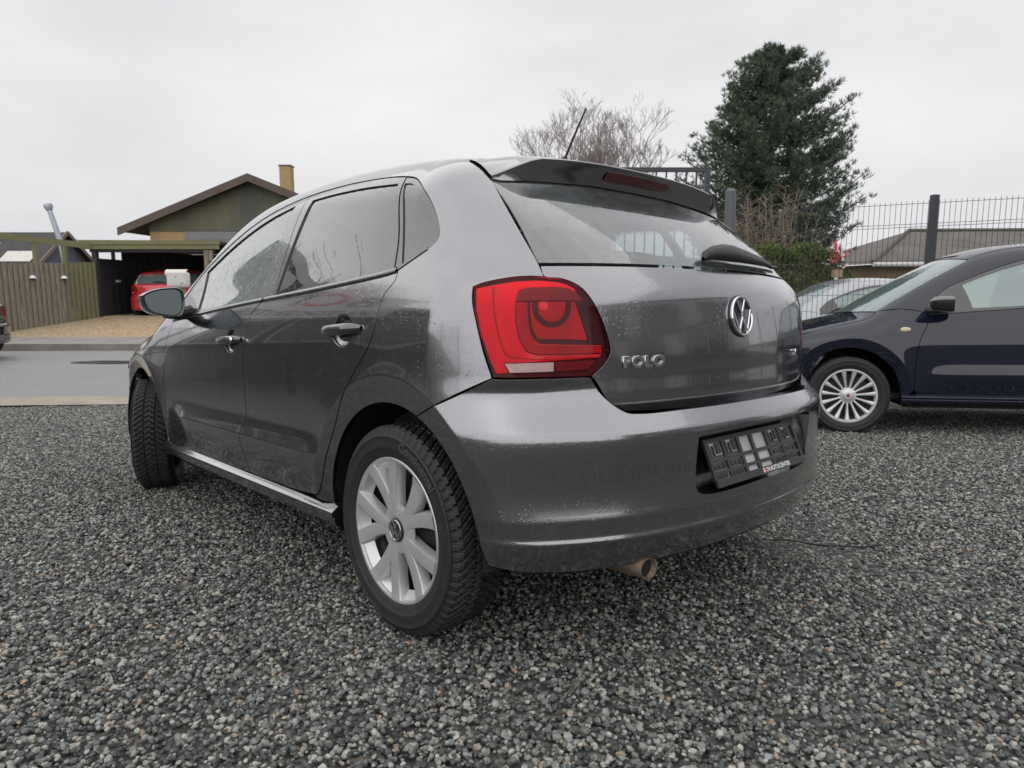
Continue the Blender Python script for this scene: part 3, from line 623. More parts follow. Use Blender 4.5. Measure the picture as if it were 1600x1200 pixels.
# --- tailgate
hl = [(.570, .745), (.556, .729), (.540, .70), (.522, .675), (.502, .658), (.47, .6485)]
bot = [(.47, .6485), (.30, .6425), (.0, .640), (-.30, .6425), (-.47, .6485)]
inn = [tuple(p) for p in lam3[6:15, 1:3]] + [(.645, 1.018)]
inn[0] = (.570, .745)
topl = [(.645, 1.018), (.35, 1.0235), (0, 1.0265), (-.35, 1.0235), (-.645, 1.018)]
M_ = lambda c: [(-a, b) for a, b in c][::-1]
tg = panel('tailgate', FB, REAR, loop(np.array(topl[::-1]), np.array(inn[::-1]), np.array(hl), np.array(bot), np.array(M_(hl)), np.array(M_(inn)[::-1])[::-1], ds=.01), G, car, ds=.016, flange=.02, extra=np.array([(y, z) for z in (.664, .669, .6735, .675, .679, .686) for y in np.arange(-.6, .6, .012)]))
gtop = [(.585, 1.275), (.45, 1.285), (0, 1.30), (-.45, 1.285), (-.585, 1.275)]
gs_ = [(.645, 1.022), (.620, 1.149), (.585, 1.275)]
gloop = loop(np.array(topl[::-1]) + [0, .004], np.array(gs_), np.array(gtop), np.array(M_(gs_)), ds=.012)
panel('rear_window', FB, REAR, gloop, 'rear_glass', tg, ds=.025, off=.002, gap=.003, flange=.006)
bord = inset(gloop, .035)
panel('window_border', FB, REAR, gloop, 'gloss_black', tg, ds=.02, off=.006, gap=.004, holes=[bord], flange=0)
# spoiler over the rear window
ys = np.concatenate([np.linspace(-.581, -.47, 12), np.linspace(-.44, .44, 37), np.linspace(.47, .581, 12)])
def spl(y):
    a = abs(y); s_ = np.clip((a - .44) / .141, 0, 1); s_ = s_ ** 1.6
    et = np.array([-.256 + .13 * y * y, y, 1.353 - .032 * y * y - .247 * y ** 4]); tip = np.array([-.176, y, 1.281])
    et = et * (1 - s_) + tip * s_
    zb = np.interp(a, [0, .2, .45, .56, .581], [1.297, 1.296, 1.279, 1.269, 1.274])
    return et, zb
ET = np.array([spl(y)[0] for y in ys]); ZB = np.array([spl(y)[1] for y in ys])
EB = solve(FB, np.stack([np.full(len(ys), -1.2), ys, ZB], 1), np.tile([1., 0, 0], (len(ys), 1)), 1.6) + [-.004, 0, 0]
SA = ontop(np.stack([-.02 - .135 * ys ** 2, np.clip(ys, -.56, .56) * .985], 1)); SA[:, 1] = np.clip(ys, -.575, .575) * .985
rows = []
for i in range(len(ys)):
    a, e, b = SA[i], ET[i], EB[i]; k = [a + [0, 0, -.012], a]
    up = ontop([a[:2] * .5 + e[:2] * .5])[0]
    for t in (.25, .5, .75, .93): q = a * (1 - t) + e * t; q = q + [0, 0, .010 * math.sin(math.pi * t)]; k.append(q)
    k += [e + [.002, 0, .0035], e + [-.001, 0, 0], e * .97 + b * .03 + [0, 0, -.003], e * .5 + b * .5 + [.004, 0, 0], b, b + [.012, 0, .004]]
    rows.append(k)
mb = MB(); mb.grid(np.array(rows)); sp_ = mb.build('spoiler', G, tg, True, 38)
# high brake light set in the spoiler's rear face
g_ = []
for y in np.linspace(.165, -.165, 15):
    et, zb = spl(y); b = solve(FB, np.array([[-1.2, y, zb]]), np.array([[1., 0, 0]]), 1.6)[0]
    e_ = abs(y) / .165; lo2 = .28 + .1 * max(0, e_ - .9) * 4; hi2 = .80 - .1 * max(0, e_ - .9) * 4
    g_.append([b * (1 - t) + et * t + [-.0035 + (.004 if t in (lo2, hi2) else 0), 0, 0] for t in (lo2, lo2 * .9 + hi2 * .1, .55, lo2 * .1 + hi2 * .9, hi2)])
mb = MB(); mb.grid(np.array(g_)); mb.build('brake_light', simple('brake_red', (.085, .012, .016), .25, Coat_Weight=.5), tg, True)
# --- rear bumper with plate recess
arc_l = np.array([p for p in ARC(0, 111, 181, 16)])
def onsideU(xz): return onside(xz, FU)
YZ = lambda c: solve(FU, np.stack([np.full(len(c), -1.2), np.array(c)[:, 0], np.array(c)[:, 1]], 1), np.tile([1., 0, 0], (len(c), 1)), 1.6)
K2 = CYL.to2
hb = [(.570, .7425), (.558, .727), (.541, .699), (.525, .674), (.502, .6545), (.47, .650), (.3, .651), (0, .653)]
hb2 = catmull(hb, .01); hbf = np.vstack([hb2, (hb2 * [-1, 1])[::-1][1:]])
lb = K2(YZ(catmull([(.757, .7425), (.67, .7425), (.570, .7425)], .01)))
ql = K2(onsideU(catmull([(-.132, .6326), (-.149, .640), (-.245, .676), (-.324, .714), (-.384, .7435)], .01)))
al_ = K2(onsideU(arc_l))
bl = np.array([(.985, .281), (.80, .272), (.5, .268), (0, .272)]) * [.65 / .65, 1]; bl = catmull([(al_[-1, 0], al_[-1, 1]), (al_[-1, 0] * .8, .270), (al_[-1, 0] * .4, .272), (0, .274)], .01)
mir = lambda c: (c * [-1, 1])[::-1]
bp = loop(al_, bl, mir(bl), mir(al_), mir(ql), mir(lb), mir(K2(YZ(hbf)))[::-1] if False else K2(YZ(hbf[::-1])), lb[::-1], ql[::-1], ds=.01)
rec = [(.318, .578), (.300, .588), (.16, .5905), (0, .591), (-.16, .5905), (-.300, .588), (-.318, .578)]
rec = catmull(rec, .01); recb = catmull([(-.318, .578), (-.318, .50), (-.312, .442), (-.300, .430), (0, .427), (.300, .430), (.312, .442), (.318, .50), (.318, .578)], .01)
rp = np.vstack([rec, recb[1:-1]])
bx_ = np.array([(u, z) for z in (.335, .341, .346, .350, .355, .364, .372, .379, .386, .392, .398, .402, .407, .414, .600, .606, .612, .618, .624) for u in np.arange(-1.15, 1.15, .011)])
bfl = K2(onsideU(flare_pts(0, 95, 187))); bx_ = bx_[(((bx_[:, None] - bfl[None]) ** 2).sum(2).min(1) > .006 ** 2) & (((bx_ * [-1, 1])[:, None] - bfl[None]) ** 2).sum(2).min(1) .__gt__(.006 ** 2)]
bx_ = np.vstack([bx_, bfl, bfl * [-1, 1]])
bump_o = panel('rear_bumper', FU, CYL, bp, G, car, ds=.0125, holes=[K2(YZ(rp))], gap=.0012, flange=.02, extra=bx_)
rp3 = YZ(rp); n_ = len(rp3); back = rp3.copy(); back[:, 0] = -.622; back[:, 1] *= .965; back[:, 2] = (back[:, 2] - .51) * .95 + .51
mb = MB(); mb.add(np.vstack([rp3 + [.0015, 0, 0], back]), [(i, (i + 1) % n_, n_ + (i + 1) % n_, n_ + i) for i in range(n_)] + [tuple(range(n_, 2 * n_))[::-1]])
mb.build('plate_recess', G, bump_o, True, 30)
# shelf between bumper edge and tailgate, and the lower valance
sh = [[], []]
for y, z in hbf[::2]:
    e = YZ([(y, z)])[0]; sh[0].append(e + [.002, 0, -.002]); sh[1].append(e + [.10, 0, -.012])
mb = MB(); mb.grid(np.array(sh)); mb.build('bumper_shelf', G, bump_o, True)
va = []
for u in np.linspace(al_[-1, 0] * .93, -al_[-1, 0] * .93, 50):
    z0 = .276; O, D, L_ = CYL.ray(np.array([[u, z0]])); e = solve(FU, O, D, L_)[0]; c = np.array([-.1, 0, 0])
    va.append([e + [0, 0, .004], e * [.985, .985, 1] + [0, 0, -.010], e * [.95, .95, 1] + [0, 0, -.018], e * [.86, .88, 1] + [0, 0, -.012]])
mb = MB(); mb.grid(np.array(va)); mb.build('valance', 'black_plastic', bump_o, True, 60)
# --- sills
def sill(s_, par):
    xs = np.linspace(.335, 2.10, 40); pr_ = [(-.03, .312), (-.006, .305), (.006, .300), (.0225, .2865), (.0235, .282), (.020, .270), (.012, .2655), (.014, .261), (.010, .246), (-.008, .230), (-.06, .215), (-.10, .213)]
    yb = onside([(x, .315) for x in xs], lambda p: BD.F(p, flare=False))[:, 1]
    g = np.array([[(x, (b + dy - .004) * s_, z + .004 * (x - 1)) for dy, z in pr_] for x, b in zip(xs, yb)])
    mb = MB(); mb.grid(g if s_ > 0 else g[::-1]); mb.add([tuple(p) for p in g[0]], [tuple(range(len(pr_)))]); mb.add([tuple(p) for p in g[-1]], [tuple(range(len(pr_)))]); return mb.build('sill', G, par, True, 28)
sill(1, car); sill(-1, car)
# ================================================================ hatchback: wheels, fittings, cabin
TR = .3015
def tread_mesh():
    pit, ns = 66, 9; na = pit * ns; ws_ = np.concatenate([[-.089, -.085, -.078, -.070], np.linspace(-.064, .064, 25), [.070, .078, .085, .089]])
    rad = lambda w_: TR - .0025 * (w_ / .074) ** 2 - .028 * np.clip((abs(w_) - .070) / .019, 0, 1) ** 2
    V = []
    for i in range(na):
        th = 2 * math.pi * i / na
        for w_ in ws_:
            a = abs(w_); ph = (i / ns + (.045 - a) / .030 * .8 + (.18 if w_ > 0 else 0)) % 1.0
            g = 1.0 if ph < .26 else 0.
            if .022 < a < .030: g = 1.
            s_ = 1. if (.58 < ph < .66 and a < .07) else 0.
            dep = max(.0075 * g, .0035 * s_) if a < .0851 else 0
            if a < .004: dep *= .4
            r = rad(w_) - dep; V.append((r * math.cos(th), w_, r * math.sin(th)))
    k = len(ws_); return V, [(i * k + j, ((i + 1) % na) * k + j, ((i + 1) % na) * k + j + 1, i * k + j + 1) for i in range(na) for j in range(k - 1)]
TRV, TRF = tread_mesh()
SWP = [(.196, .060), (.205, .078), (.212, .084), (.222, .0885), (.236, .0915), (.237, .0925), (.252, .0935), (.268, .0925), (.2695, .0935), (.274, .0905)]
def vw(name, r, m, parent, depth=.004):
    mb = MB(); n = 48
    ring = lambda rr, z: [(rr * math.cos(2 * math.pi * i / n), rr * math.sin(2 * math.pi * i / n), z) for i in range(n)]
    v = ring(r, 0) + ring(r, depth * .6) + ring(r * .965, depth) + ring(r * .90, depth) + ring(r * .865, depth * .6) + ring(r * .865, 0)
    mb.add(v, [(k * n + i, k * n + (i + 1) % n, (k + 1) * n + (i + 1) % n, (k + 1) * n + i) for k in range(5) for i in range(n)])
    def stroke(a, b, h, wd=.165):
        a = Vector((*a, 0)) * r; b = Vector((*b, 0)) * r; d = (b - a).normalized(); p = Vector((-d.y, d.x, 0)) * wd * r / 2
        z = Vector((0, 0, h)); zi = Vector((0, 0, h + depth * .22)); v = [a - p, b - p, b + p, a + p, a - p + z, b - p + z, b + p + z, a + p + z, a - p * .45 + zi, b - p * .45 + zi, b + p * .45 + zi, a + p * .45 + zi]
        mb.add(v, [(0, 1, 5, 4), (2, 3, 7, 6), (1, 2, 6, 5), (3, 0, 4, 7), (4, 5, 9, 8), (6, 7, 11, 10), (5, 6, 10, 9), (7, 4, 8, 11), (8, 9, 10, 11)])
    for k, (a, b) in enumerate((((-.37, .82), (.03, .06)), ((.37, .82), (-.03, .06)), ((-.84, .30), (-.33, -.83)), ((.84, .30), (.33, -.83)), ((-.40, -.80), (.03, -.02)), ((.40, -.80), (-.03, -.02)))):
        stroke(a, b, depth * .62 + k * .00006)
    return mb.build(name, m, parent, True, 30)
def wheel_cover(parent, m='cover_silver'):
    mb = MB(); n = 120; nb = 10
    dish = lambda r: np.interp(r, [0, .03, .06, .12, .18, .2, .207, .212], [.0735, .0735, .0735, .0745, .0785, .0835, .0835, .079])
    ring = lambda r, y: [(r * math.cos(2 * math.pi * i / n), y, r * math.sin(2 * math.pi * i / n)) for i in range(n)]
    def rings(lst):
        v = []
        for r, y in lst: v += ring(r, y)
        mb.add(v, [(k * n + i, k * n + (i + 1) % n, (k + 1) * n + (i + 1) % n, (k + 1) * n + i) for k in range(len(lst) - 1) for i in range(n)])
    rings([(.034, .066), (.034, .0725), (.037, .0735), (.060, .0735), (.068, .072), (.072, .060)])
    rings([(.197, .058), (.198, .077), (.2005, .0825), (.207, .0835), (.210, .081), (.212, .074), (.211, .062)])
    rings([(.176, .050), (.185, .060), (.199, .0745)])          # pale pocket floor by the rim
    spk = []
    for sg_ in (1, -1):
        g = []
        for r in np.linspace(.040, .2015, 14):
            t = (r - .04) / .1615; a0 = sg_ * R(6 + 12 * t); hw = .0160 + .0060 * t; y = dish(r) + .0015 * math.sin(math.pi * t); row = []
            for s_, dy in ((-1.22, -.030), (-1.06, -.005), (-.95, 0), (-.5, .0008), (0, .001), (.5, .0008), (.95, 0), (1.06, -.005), (1.22, -.030)):
                a = a0 + s_ * hw / r; row.append((r * math.cos(a), y + dy + (.0004 if sg_ > 0 else 0), r * math.sin(a)))
            g.append(row)
        m2 = MB(); m2.grid(np.array(g)); spk.append(m2)
    o_ = mb.build('wheel_cover', m, parent, True, 40)
    pro = [q.build('spoke', m, parent, True, 40) for q in spk]
    for k in range(nb):
        s2_ = pro[k] if k < 2 else pro[k % 2].copy()
        if k > 1: COL.objects.link(s2_)
        s2_.rotation_euler = (0, -R(72) * (k // 2), 0)
    return o_
def bend_text(s_, size, m, parent, phi0, rm, yoff, name='sidewall_lettering', sx=1.15):
    o_ = text_mesh(name, s_, size, .0007, m, parent, sx=sx, bold=.0008)
    for v in o_.data.vertices:
        tx, ty, tz = v.co; ph = phi0 + tx / rm; r = rm + ty; v.co = (-r * math.sin(ph), yoff + tz, r * math.cos(ph))
    return o_
def wheel(parent, loc, side=1, steer=0., spin=0., text=True):
    w_ = empty('wheel', loc, 0, parent); w_.rotation_euler = (0, spin, steer + (0 if side > 0 else math.pi))
    mk('tread', TRV, TRF, 'tyre_rubber', w_, True, sharp=25)
    lathe('tyre', SWP, 'tyre_rubber', w_, 96); lathe('tyre', [(r, -y) for r, y in SWP][::-1], 'tyre_rubber', w_, 48)
    lathe('rim', [(.205, .07), (.19, .055), (.185, .03), (.17, .02), (.10, .028), (.05, .045), (.001, .05)], 'steel_dark', w_, 48)
    lathe('rim', [(.196, .06), (.190, .0), (.196, -.07)], 'steel_dark', w_, 48)
    lathe('brake_drum', [(.001, -.02), (.115, -.02), (.118, .01), (.112, .02), (.001, .022)], 'steel_dark', w_, 32)
    wheel_cover(w_)
    e = lathe('hub_cap', [(.0341, .070), (.0335, .0765), (.031, .0785), (.001, .0787)], 'emblem_dark', w_, 40)
    v = vw('emblem', .0305, 'chrome', w_, .0018); v.matrix_local = Matrix(((-1, 0, 0, 0), (0, 0, 1, .0786), (0, 1, 0, 0), (0, 0, 0, 1)))
    if text:
        bend_text('Continental', .034, 'tyre_letter', w_, R(33), .2535, .0945)
    return w_
simple('tyre_letter', (.060, .058, .057), .6)
w_rl = wheel(car, (0, .728, .2965)); w_fl = wheel(car, (2.47, .7315, .2965), 1, R(-24), 1.1)
for l_, s_ in (((0, -.728, .2965), 0), ((2.47, -.7315, .2965), R(-24))):
    c = copy_tree(w_rl, car); c.location = l_; c.rotation_euler = (0, 0, math.pi + s_)
# wheel housings and floor
for cx in (0, 2.47):
    for s_ in (1, -1):
        mb = MB(); g = []
        for a in np.linspace(R(-6), R(184), 26): g.append([(cx + r * math.cos(a), y * s_, .2917 + r * math.sin(a)) for r, y in ((.372, .795 if cx == 0 else .795), (.385, .74), (.40, .60), (.40, .42), (.12, .42))])
        mb.grid(np.array(g)); mb.build('wheel_housing', 'matt_black', car, True, 50)
mb = MB(); mb.box((1.55, 0, .285), (2.6, 1.46, .04)); mb.box((.0, 0, .295), (.84, 1.20, .04)); mb.box((1.25, 0, .225), (1.6, 1.50, .05)); mb.build('underbody', 'matt_black', car)
mb = MB(); mb.tube([(.3, .35, .22), (-.2, .42, .26), (-.36, .49, .275), (-.44, .50, .268)], .024, 12); mb.build('exhaust_pipe', 'steel_dark', car, True)
mb = MB(); n_ = 28; g = []
for i in range(n_ + 1):
    a = 2 * math.pi * i / n_; row = []
    for t, r in ((0, .024), (.3, .026), (.9, .0275), (1.0, .0278), (1.0, .0258), (.55, .025), (.5, .001)):
        c = np.array([-.44, .500, .268]) * (1 - t) + np.array([-.610, .445, .250]) * t; row.append(c + np.array([0.2 * math.cos(a), .97 * math.cos(a), math.sin(a)]) * r * np.array([1, 1, 1]))
    g.append(row)
mb.grid(np.array(g)); mb.build('exhaust_tip', 'exhaust_metal', car, True, 50)
mb = MB(); c = np.array([-.44, .500, .268]) * .08 + np.array([-.610, .445, .250]) * .92; mb.add([tuple(c + np.array([.2 * math.cos(a), .97 * math.cos(a), math.sin(a)]) * .0254) for a in np.linspace(0, 2 * math.pi, 25)[:-1]], [tuple(range(24))]); mb.build('exhaust_dark_disc', 'matt_black', car)  # flat black disc near the mouth, painted in for the pipe's dark hollow
# door handles
paint('handle_paint', (.085, .083, .09), metal=.8, rough=.22, wet=.24)
def handle(xc, zc, par, lock):
    for s_, pa in zip((1, -1), par):
        pts = []; rs = []
        xs = np.linspace(xc + .112, xc - .112, 19); y0 = onside([(xc, zc + .09)])[0, 1]
        g = []
        for x in xs:
            t = (x - xc) / .112; st = .030 * (1 - abs(t) ** 3.5) + .002; yb = onside([(x, zc)], lambda p: BDN.F(p))[0, 1]
            hh = .0165 * (1 - abs(t) ** 6 * .55); th = .010 * (1 - abs(t) ** 6 * .3); zz = zc + .012 * -t * .5
            g.append([(x, (yb + st - .004 + th * math.cos(a)) * s_, zz + hh * math.sin(a)) for a in np.linspace(0, 2 * math.pi, 17)])
        mb = MB(); mb.grid(np.array(g)); h = mb.build('door_handle', 'handle_paint', pa, True)
        if lock and s_ > 0:
            yb = onside([(xc - .085, zc)], lambda p: BDN.F(p))[0, 1]; l_ = lathe('lock', [(.001, .004), (.010, .004), (.0115, .002), (.0115, -.004)], 'chrome', pa, 20); l_.location = (xc - .082, yb + .031, zc + .004)
P2_ = dict(POLO_P); P2_['bowls'] = (); BDN = Body(P2_)
handle(1.13, .822, (fdl, fdr), True); handle(.238, .863, (rdl, rdr), False)
# door mirrors
mo = np.array([(1.001, 1.014), (.975, 1.032), (.94, 1.044), (.90, 1.0495), (.863, 1.049), (.848, 1.038), (.842, 1.0), (.845, .955), (.857, .928), (.88, .921), (.922, .926), (.965, .938), (.987, .958), (.998, .985)]); mc = mo.mean(0)
mo = catmull(np.vstack([mo, mo[:1]]), .008)[:-1]
for s_, pa in ((1, fdl), (-1, fdr)):
    mb = MB(); g = []
    for x, k in ((1.618, .84), (1.606, .87), (1.600, .95), (1.606, .99), (1.625, 1.0), (1.66, .985), (1.70, .93), (1.735, .80), (1.757, .58), (1.765, .25), (1.766, .01)):
        q = mc + (mo - mc) * k; g.append([(x + .35 * (p[0] - .92), p[0] * s_, p[1]) for p in np.vstack([q, q[:1]])])
    g = np.array(g); mb.grid(g if s_ < 0 else g[::-1]); mir_o = mb.build('door_mirror', 'gloss_black', pa, True, 50)
    mb = MB(); q = mc + (mo - mc) * .85; q = [(1.612 + .35 * (p[0] - .92), p[0] * s_, p[1]) for p in q]; mb.add(q, [tuple(range(len(q)))[::s_]]); mb.build('mirror_glass', 'mirror_silver', pa)
    mb = MB(); mb.tube([(1.68, .895 * s_, .945), (1.70, .84 * s_, .935), (1.72, .775 * s_, .945)], [.028, .026, .034], 10); mb.build('mirror_foot', 'black_plastic', pa, True)
# badge and letters on the tailgate
def place(o_, y, z, off=.0, rot=0., F=FB):
    p = solve(F, np.array([[-1.2, y, z]]), np.array([[1., 0, 0]]), 1.6); n = Vector(grad(F, p)[0]); p = Vector(p[0]) + n * off
    e1 = Vector((0, 0, 1)).cross(n); e1.normalize(); e2 = n.cross(e1)
    if rot: e1, e2 = e1 * math.cos(rot) + e2 * math.sin(rot), e2 * math.cos(rot) - e1 * math.sin(rot)
    o_.matrix_local = Matrix(((e1.x, e2.x, n.x, p.x), (e1.y, e2.y, n.y, p.y), (e1.z, e2.z, n.z, p.z), (0, 0, 0, 1)))
BY, BZ = .012, .890
d_ = lathe('emblem_plate', [(.001, .0015), (.0575, .0015), (.0605, .0005), (.062, -.012)], 'emblem_dark', tg, 48, axis='z'); place(d_, BY, BZ, .002)
v_ = vw('emblem', .058, 'chrome', tg, .0075); place(v_, BY, BZ, .0036)
for k, ch in enumerate('POLO'):
    l_ = text_mesh('letter', ch, .0385, .0018, 'chrome', tg, sx=1.28, bev=.0009, bold=.0012); place(l_, .474 - k * .0335 + (.002 if k == 2 else 0), .7755, .0025)
for k, ch in enumerate('TSI'):
    l_ = text_mesh('letter', ch, .026, .0015, 'chrome', tg, sx=1.2, bev=.0006, bold=.0008); place(l_, -.372 - k * .022, .770, .002)
# wiper
g = []
for y, hh, th, o2 in ((.075, .008, .006, .012), (.06, .018, .015, .020), (.02, .026, .018, .026), (-.05, .033, .018, .030), (-.10, .034, .016, .031), (-.18, .028, .014, .028), (-.28, .021, .011, .024), (-.36, .014, .009, .018), (-.40, .006, .006, .014)):
    hh *= .85; z = 1.042 + hh * .8
    p = solve(FB, np.array([[-1.2, y, z]]), np.array([[1., 0, 0]]), 1.6); n = grad(FB, p)[0]; p = p[0] + n * o2; u = np.cross(n, [0, -1, 0]); u /= np.linalg.norm(u); u = u if u[2] > 0 else -u
    g.append([p + u * hh * math.sin(a) + n * th * math.cos(a) for a in np.linspace(0, 2 * math.pi, 13)])
mb = MB(); mb.grid(np.array(g)); mb.build('wiper', 'black_plastic', tg, True, 40)
g = []
for y in np.linspace(.0, -.51, 14):
    p = solve(FB, np.array([[-1.2, y, 1.058 - .02 * (y + .2) ** 2]]), np.array([[1., 0, 0]]), 1.6); n = grad(FB, p)[0]; g.append(tuple(p[0] + n * .009))
mb = MB(); mb.tube(g, .006, 6); mb.build('wiper_blade', 'black_plastic', tg, True)
# aerial
mb = MB(); mb.tube([(.115, 0, 1.425), (.095, 0, 1.452), (.085, 0, 1.466)], [.022, .018, .007], 12); mb.tube([(.085, 0, 1.466), (.04, 0, 1.535), (-.012, 0, 1.612)], [.0045, .004, .0028], 8); mb.build('aerial', 'black_plastic', car, True)
# --- empty plate holder with dealer strip
ph = empty('plate_holder', (0, 0, 0), 0, car); ph['label'] = 'empty black number plate holder with dealer lettering'
A_ = Vector((-.684, .254, .436)); E1 = Vector((0, -1, 0)); E2 = (Vector((-.634, 0, .560)) - Vector((-.684, 0, .436))).normalized(); E3 = E1.cross(E2)
ph.matrix_local = Matrix(((E1.x, E2.x, E3.x, A_.x), (E1.y, E2.y, E3.y, A_.y), (E1.z, E2.z, E3.z, A_.z), (0, 0, 0, 1)))
simple('holder_black', (.032, .032, .034), .4, bumpk=.1, bscale=300)
mb = MB(); Wp, Hp = .508, .132
def pb(x0, x1, y0, y1, t=.008, z0=0.): mb.box(((x0 + x1) / 2, (y0 + y1) / 2, z0 + t / 2), (x1 - x0, y1 - y0, t))
pb(.006, Wp - .006, 0, .020, .0075); pb(0, .012, .020, Hp); pb(Wp - .012, Wp, .020, Hp); pb(.012, Wp - .012, Hp - .012, Hp, .007)
for y0, y1 in ((.034, .043), (.066, .076)): pb(.012, Wp - .012, y0, y1, .0065)
for x0, x1 in ((.085, .097), (.165, .180), (.240, .254), (.325, .340), (.405, .417)): pb(x0, x1, .020, Hp - .012, .006)
for sx0 in (.014, .099, .342, .419):
    pb(sx0, sx0 + .064, .078, .084, .004); pb(sx0 + .004, sx0 + .012, .084, .118, .0045); pb(sx0 + .024, sx0 + .030, .084, .112, .0045); pb(sx0 + .012, sx0 + .030, .096, .101, .0042); pb(sx0 + .042, sx0 + .062, .088, .118, .0035)
    pb(sx0, sx0 + .066, .045, .064, .003); pb(sx0 + .006, sx0 + .014, .048, .058, .0055); pb(sx0 + .026, sx0 + .044, .050, .055, .0052); pb(sx0 + .05, sx0 + .058, .046, .060, .0056)
    pb(sx0 + .002, sx0 + .060, .0215, .033, .0032); 
    for q in range(4): pb(sx0 + .006 + q * .015, sx0 + .013 + q * .015, .0225, .030, .0055)
mb.build('bracket', 'holder_black', ph)
mb = MB(); pb(.02, Wp - .02, .018, Hp - .006, .003, -.0045); mb.build('backing', simple('backing_grey', (.50, .50, .51), .4, .1), ph)
simple('print_white', (.75, .75, .76), .5); simple('print_red', (.55, .03, .03), .5)
mb = MB(); mb.box((.266, .0098, .0079), (.014, .0145, .0006)); mb.build('red_square', 'print_red', ph)
for s_, x, sx in (('B', .2525, .95), ('N', .2800, .95), ('AUTOCENTER', .3500, 1.0)):
    t_o = text_mesh('lettering', s_, .0185, .0003, 'print_white', ph, sx=sx, bold=.0004); t_o.location = (x, .0098, .0079)
t_o = text_mesh('lettering', 'C', .0165, .0003, 'print_white', ph); t_o.location = (.266, .0098, .0086)
# --- cabin
def lining(name, xz, m, off): panel(name, FB, SIDE, loop(*[s2(catmull(c, .03)) for c in xz], ds=.03), m, car, ds=.06, off=off, gap=0, flange=0, sides=(1, -1))
lining('door_lining', [[(1.95, .31), (1.95, .90)], [(1.95, .90), (.95, .955), (-.05, 1.0)], [(-.05, 1.0), (-.05, .66)], [(-.05, .66), (.2, .66), (.45, .31)], [(.45, .31), (1.95, .31)]], 'interior_dark', .055)
rfl = np.array([(1.55, y) for y in np.linspace(-.5, .5, 20)]); rfb = np.array([(-.08, y) for y in np.linspace(.48, -.48, 20)])
panel('headlining', FB, TOP, loop(rfl, np.array([(1.55, .5), (.7, .5), (-.08, .48)]), rfb, np.array([(-.08, -.48), (.7, -.5), (1.55, -.5)]), ds=.03), 'headlining', car, ds=.07, off=.03, gap=0, flange=0)
def cushion(c, d, M=None, n=3):
    bm = bmesh.new(); bmesh.ops.create_cube(bm, size=1); bmesh.ops.scale(bm, vec=d, verts=bm.verts)
    bmesh.ops.bevel(bm, geom=bm.edges[:], offset=min(d) * .32, segments=3, affect='EDGES', profile=.6)
    if M is not None: bmesh.ops.transform(bm, matrix=M.to_4x4(), verts=bm.verts)
    bmesh.ops.translate(bm, vec=c, verts=bm.verts); return bm
def bmo(name, bms, m, parent):
    me = bpy.data.meshes.new(name); b0 = bmesh.new()
    for b in bms:
        t = bpy.data.meshes.new('t'); b.to_mesh(t); b0.from_mesh(t); bpy.data.meshes.remove(t); b.free()
    b0.to_mesh(me); b0.free(); me.materials.append(MATS[m]); me.polygons.foreach_set('use_smooth', [True] * len(me.polygons))
    o_ = bpy.data.objects.new(name, me); COL.objects.link(o_); o_.parent = parent; return o_
tl = Matrix.Rotation(R(-16), 3, 'Y')
for y in (.36, -.36):
    bmo('front_seat', [cushion((1.28, y, .50), (.50, .48, .18)), cushion((.98, y, .80), (.15, .46, .56), tl)], 'seat_cloth', car)
    bmo('headrest', [cushion((.885, y, 1.17), (.085, .25, .17), tl)], 'seat_cloth', car)
bmo('rear_seat', [cushion((.42, 0, .50), (.48, 1.22, .18)), cushion((.12, 0, .78), (.16, 1.20, .52), tl)], 'seat_cloth', car)
for y in (.32, -.32): bmo('headrest', [cushion((.03, y, 1.08), (.08, .24, .13), tl)], 'seat_cloth', car)
bmo('dashboard', [cushion((1.92, 0, .78), (.42, 1.34, .28)), cushion((1.70, 0, .66), (.3, .28, .22))], 'interior_dark', car)
mb = MB(); c = Vector((1.58, .36, .86)); ax = Vector((-.88, 0, .45)); e1 = Vector((0, 1, 0)); e2 = ax.cross(e1)
mb.tube([c + (e1 * math.cos(a) + e2 * math.sin(a)) * .185 for a in np.linspace(0, 2 * math.pi, 33)], .016, 8, False); mb.tube([c - e1 * .17, c, c + e1 * .17], .02, 6); mb.tube([c, c + Vector((.25, 0, -.12))], .03, 8); mb.build('steering_wheel', 'interior_dark', car, True)
bmo('parcel_shelf', [cushion((-.18, 0, .97), (.42, 1.20, .02))], 'interior_dark', car)
# ================================================================ ground, road, gravel (world frame: X right, Y away, Z up)
lot = lambda x, y: .01123 * x - .05237 * y
def ground_z(x, y):
    """the gravel lot falls towards the road; the drive beyond climbs again"""
    x = np.asarray(x, float); y = np.asarray(y, float)
    zr = -.462 + .004 * x
    far = np.interp(y, [15.2, 17.2, 20.0, 30, 200], [-.41, -.33, .03, .08, .1])
    left = np.where(y < 15.1, zr, far); right = np.where(y < 15.1, zr, np.interp(y, [15.2, 30, 200], [-.41, -.35, -.2]))
    t = np.clip((x + 4) / 8, 0, 1); beyond = left * (1 - t) + right * t
    k = np.clip((y - 7.72) / .5, 0, 1)
    return lot(x, np.minimum(y, 7.9)) * (1 - k) + beyond * k
def sheet(name, x0, x1, y0, y1, m, nx=20, ny=20, dz=0., zf=None, kind='structure'):
    xs = np.linspace(x0, x1, nx); ys_ = np.linspace(y0, y1, ny); X, Y = np.meshgrid(xs, ys_, indexing='ij'); Z = (zf or ground_z)(X, Y) + dz
    mb = MB(); mb.grid(np.stack([X, Y, Z], -1)); o_ = mb.build(name, m, None, True, 40); o_['kind'] = kind; return o_
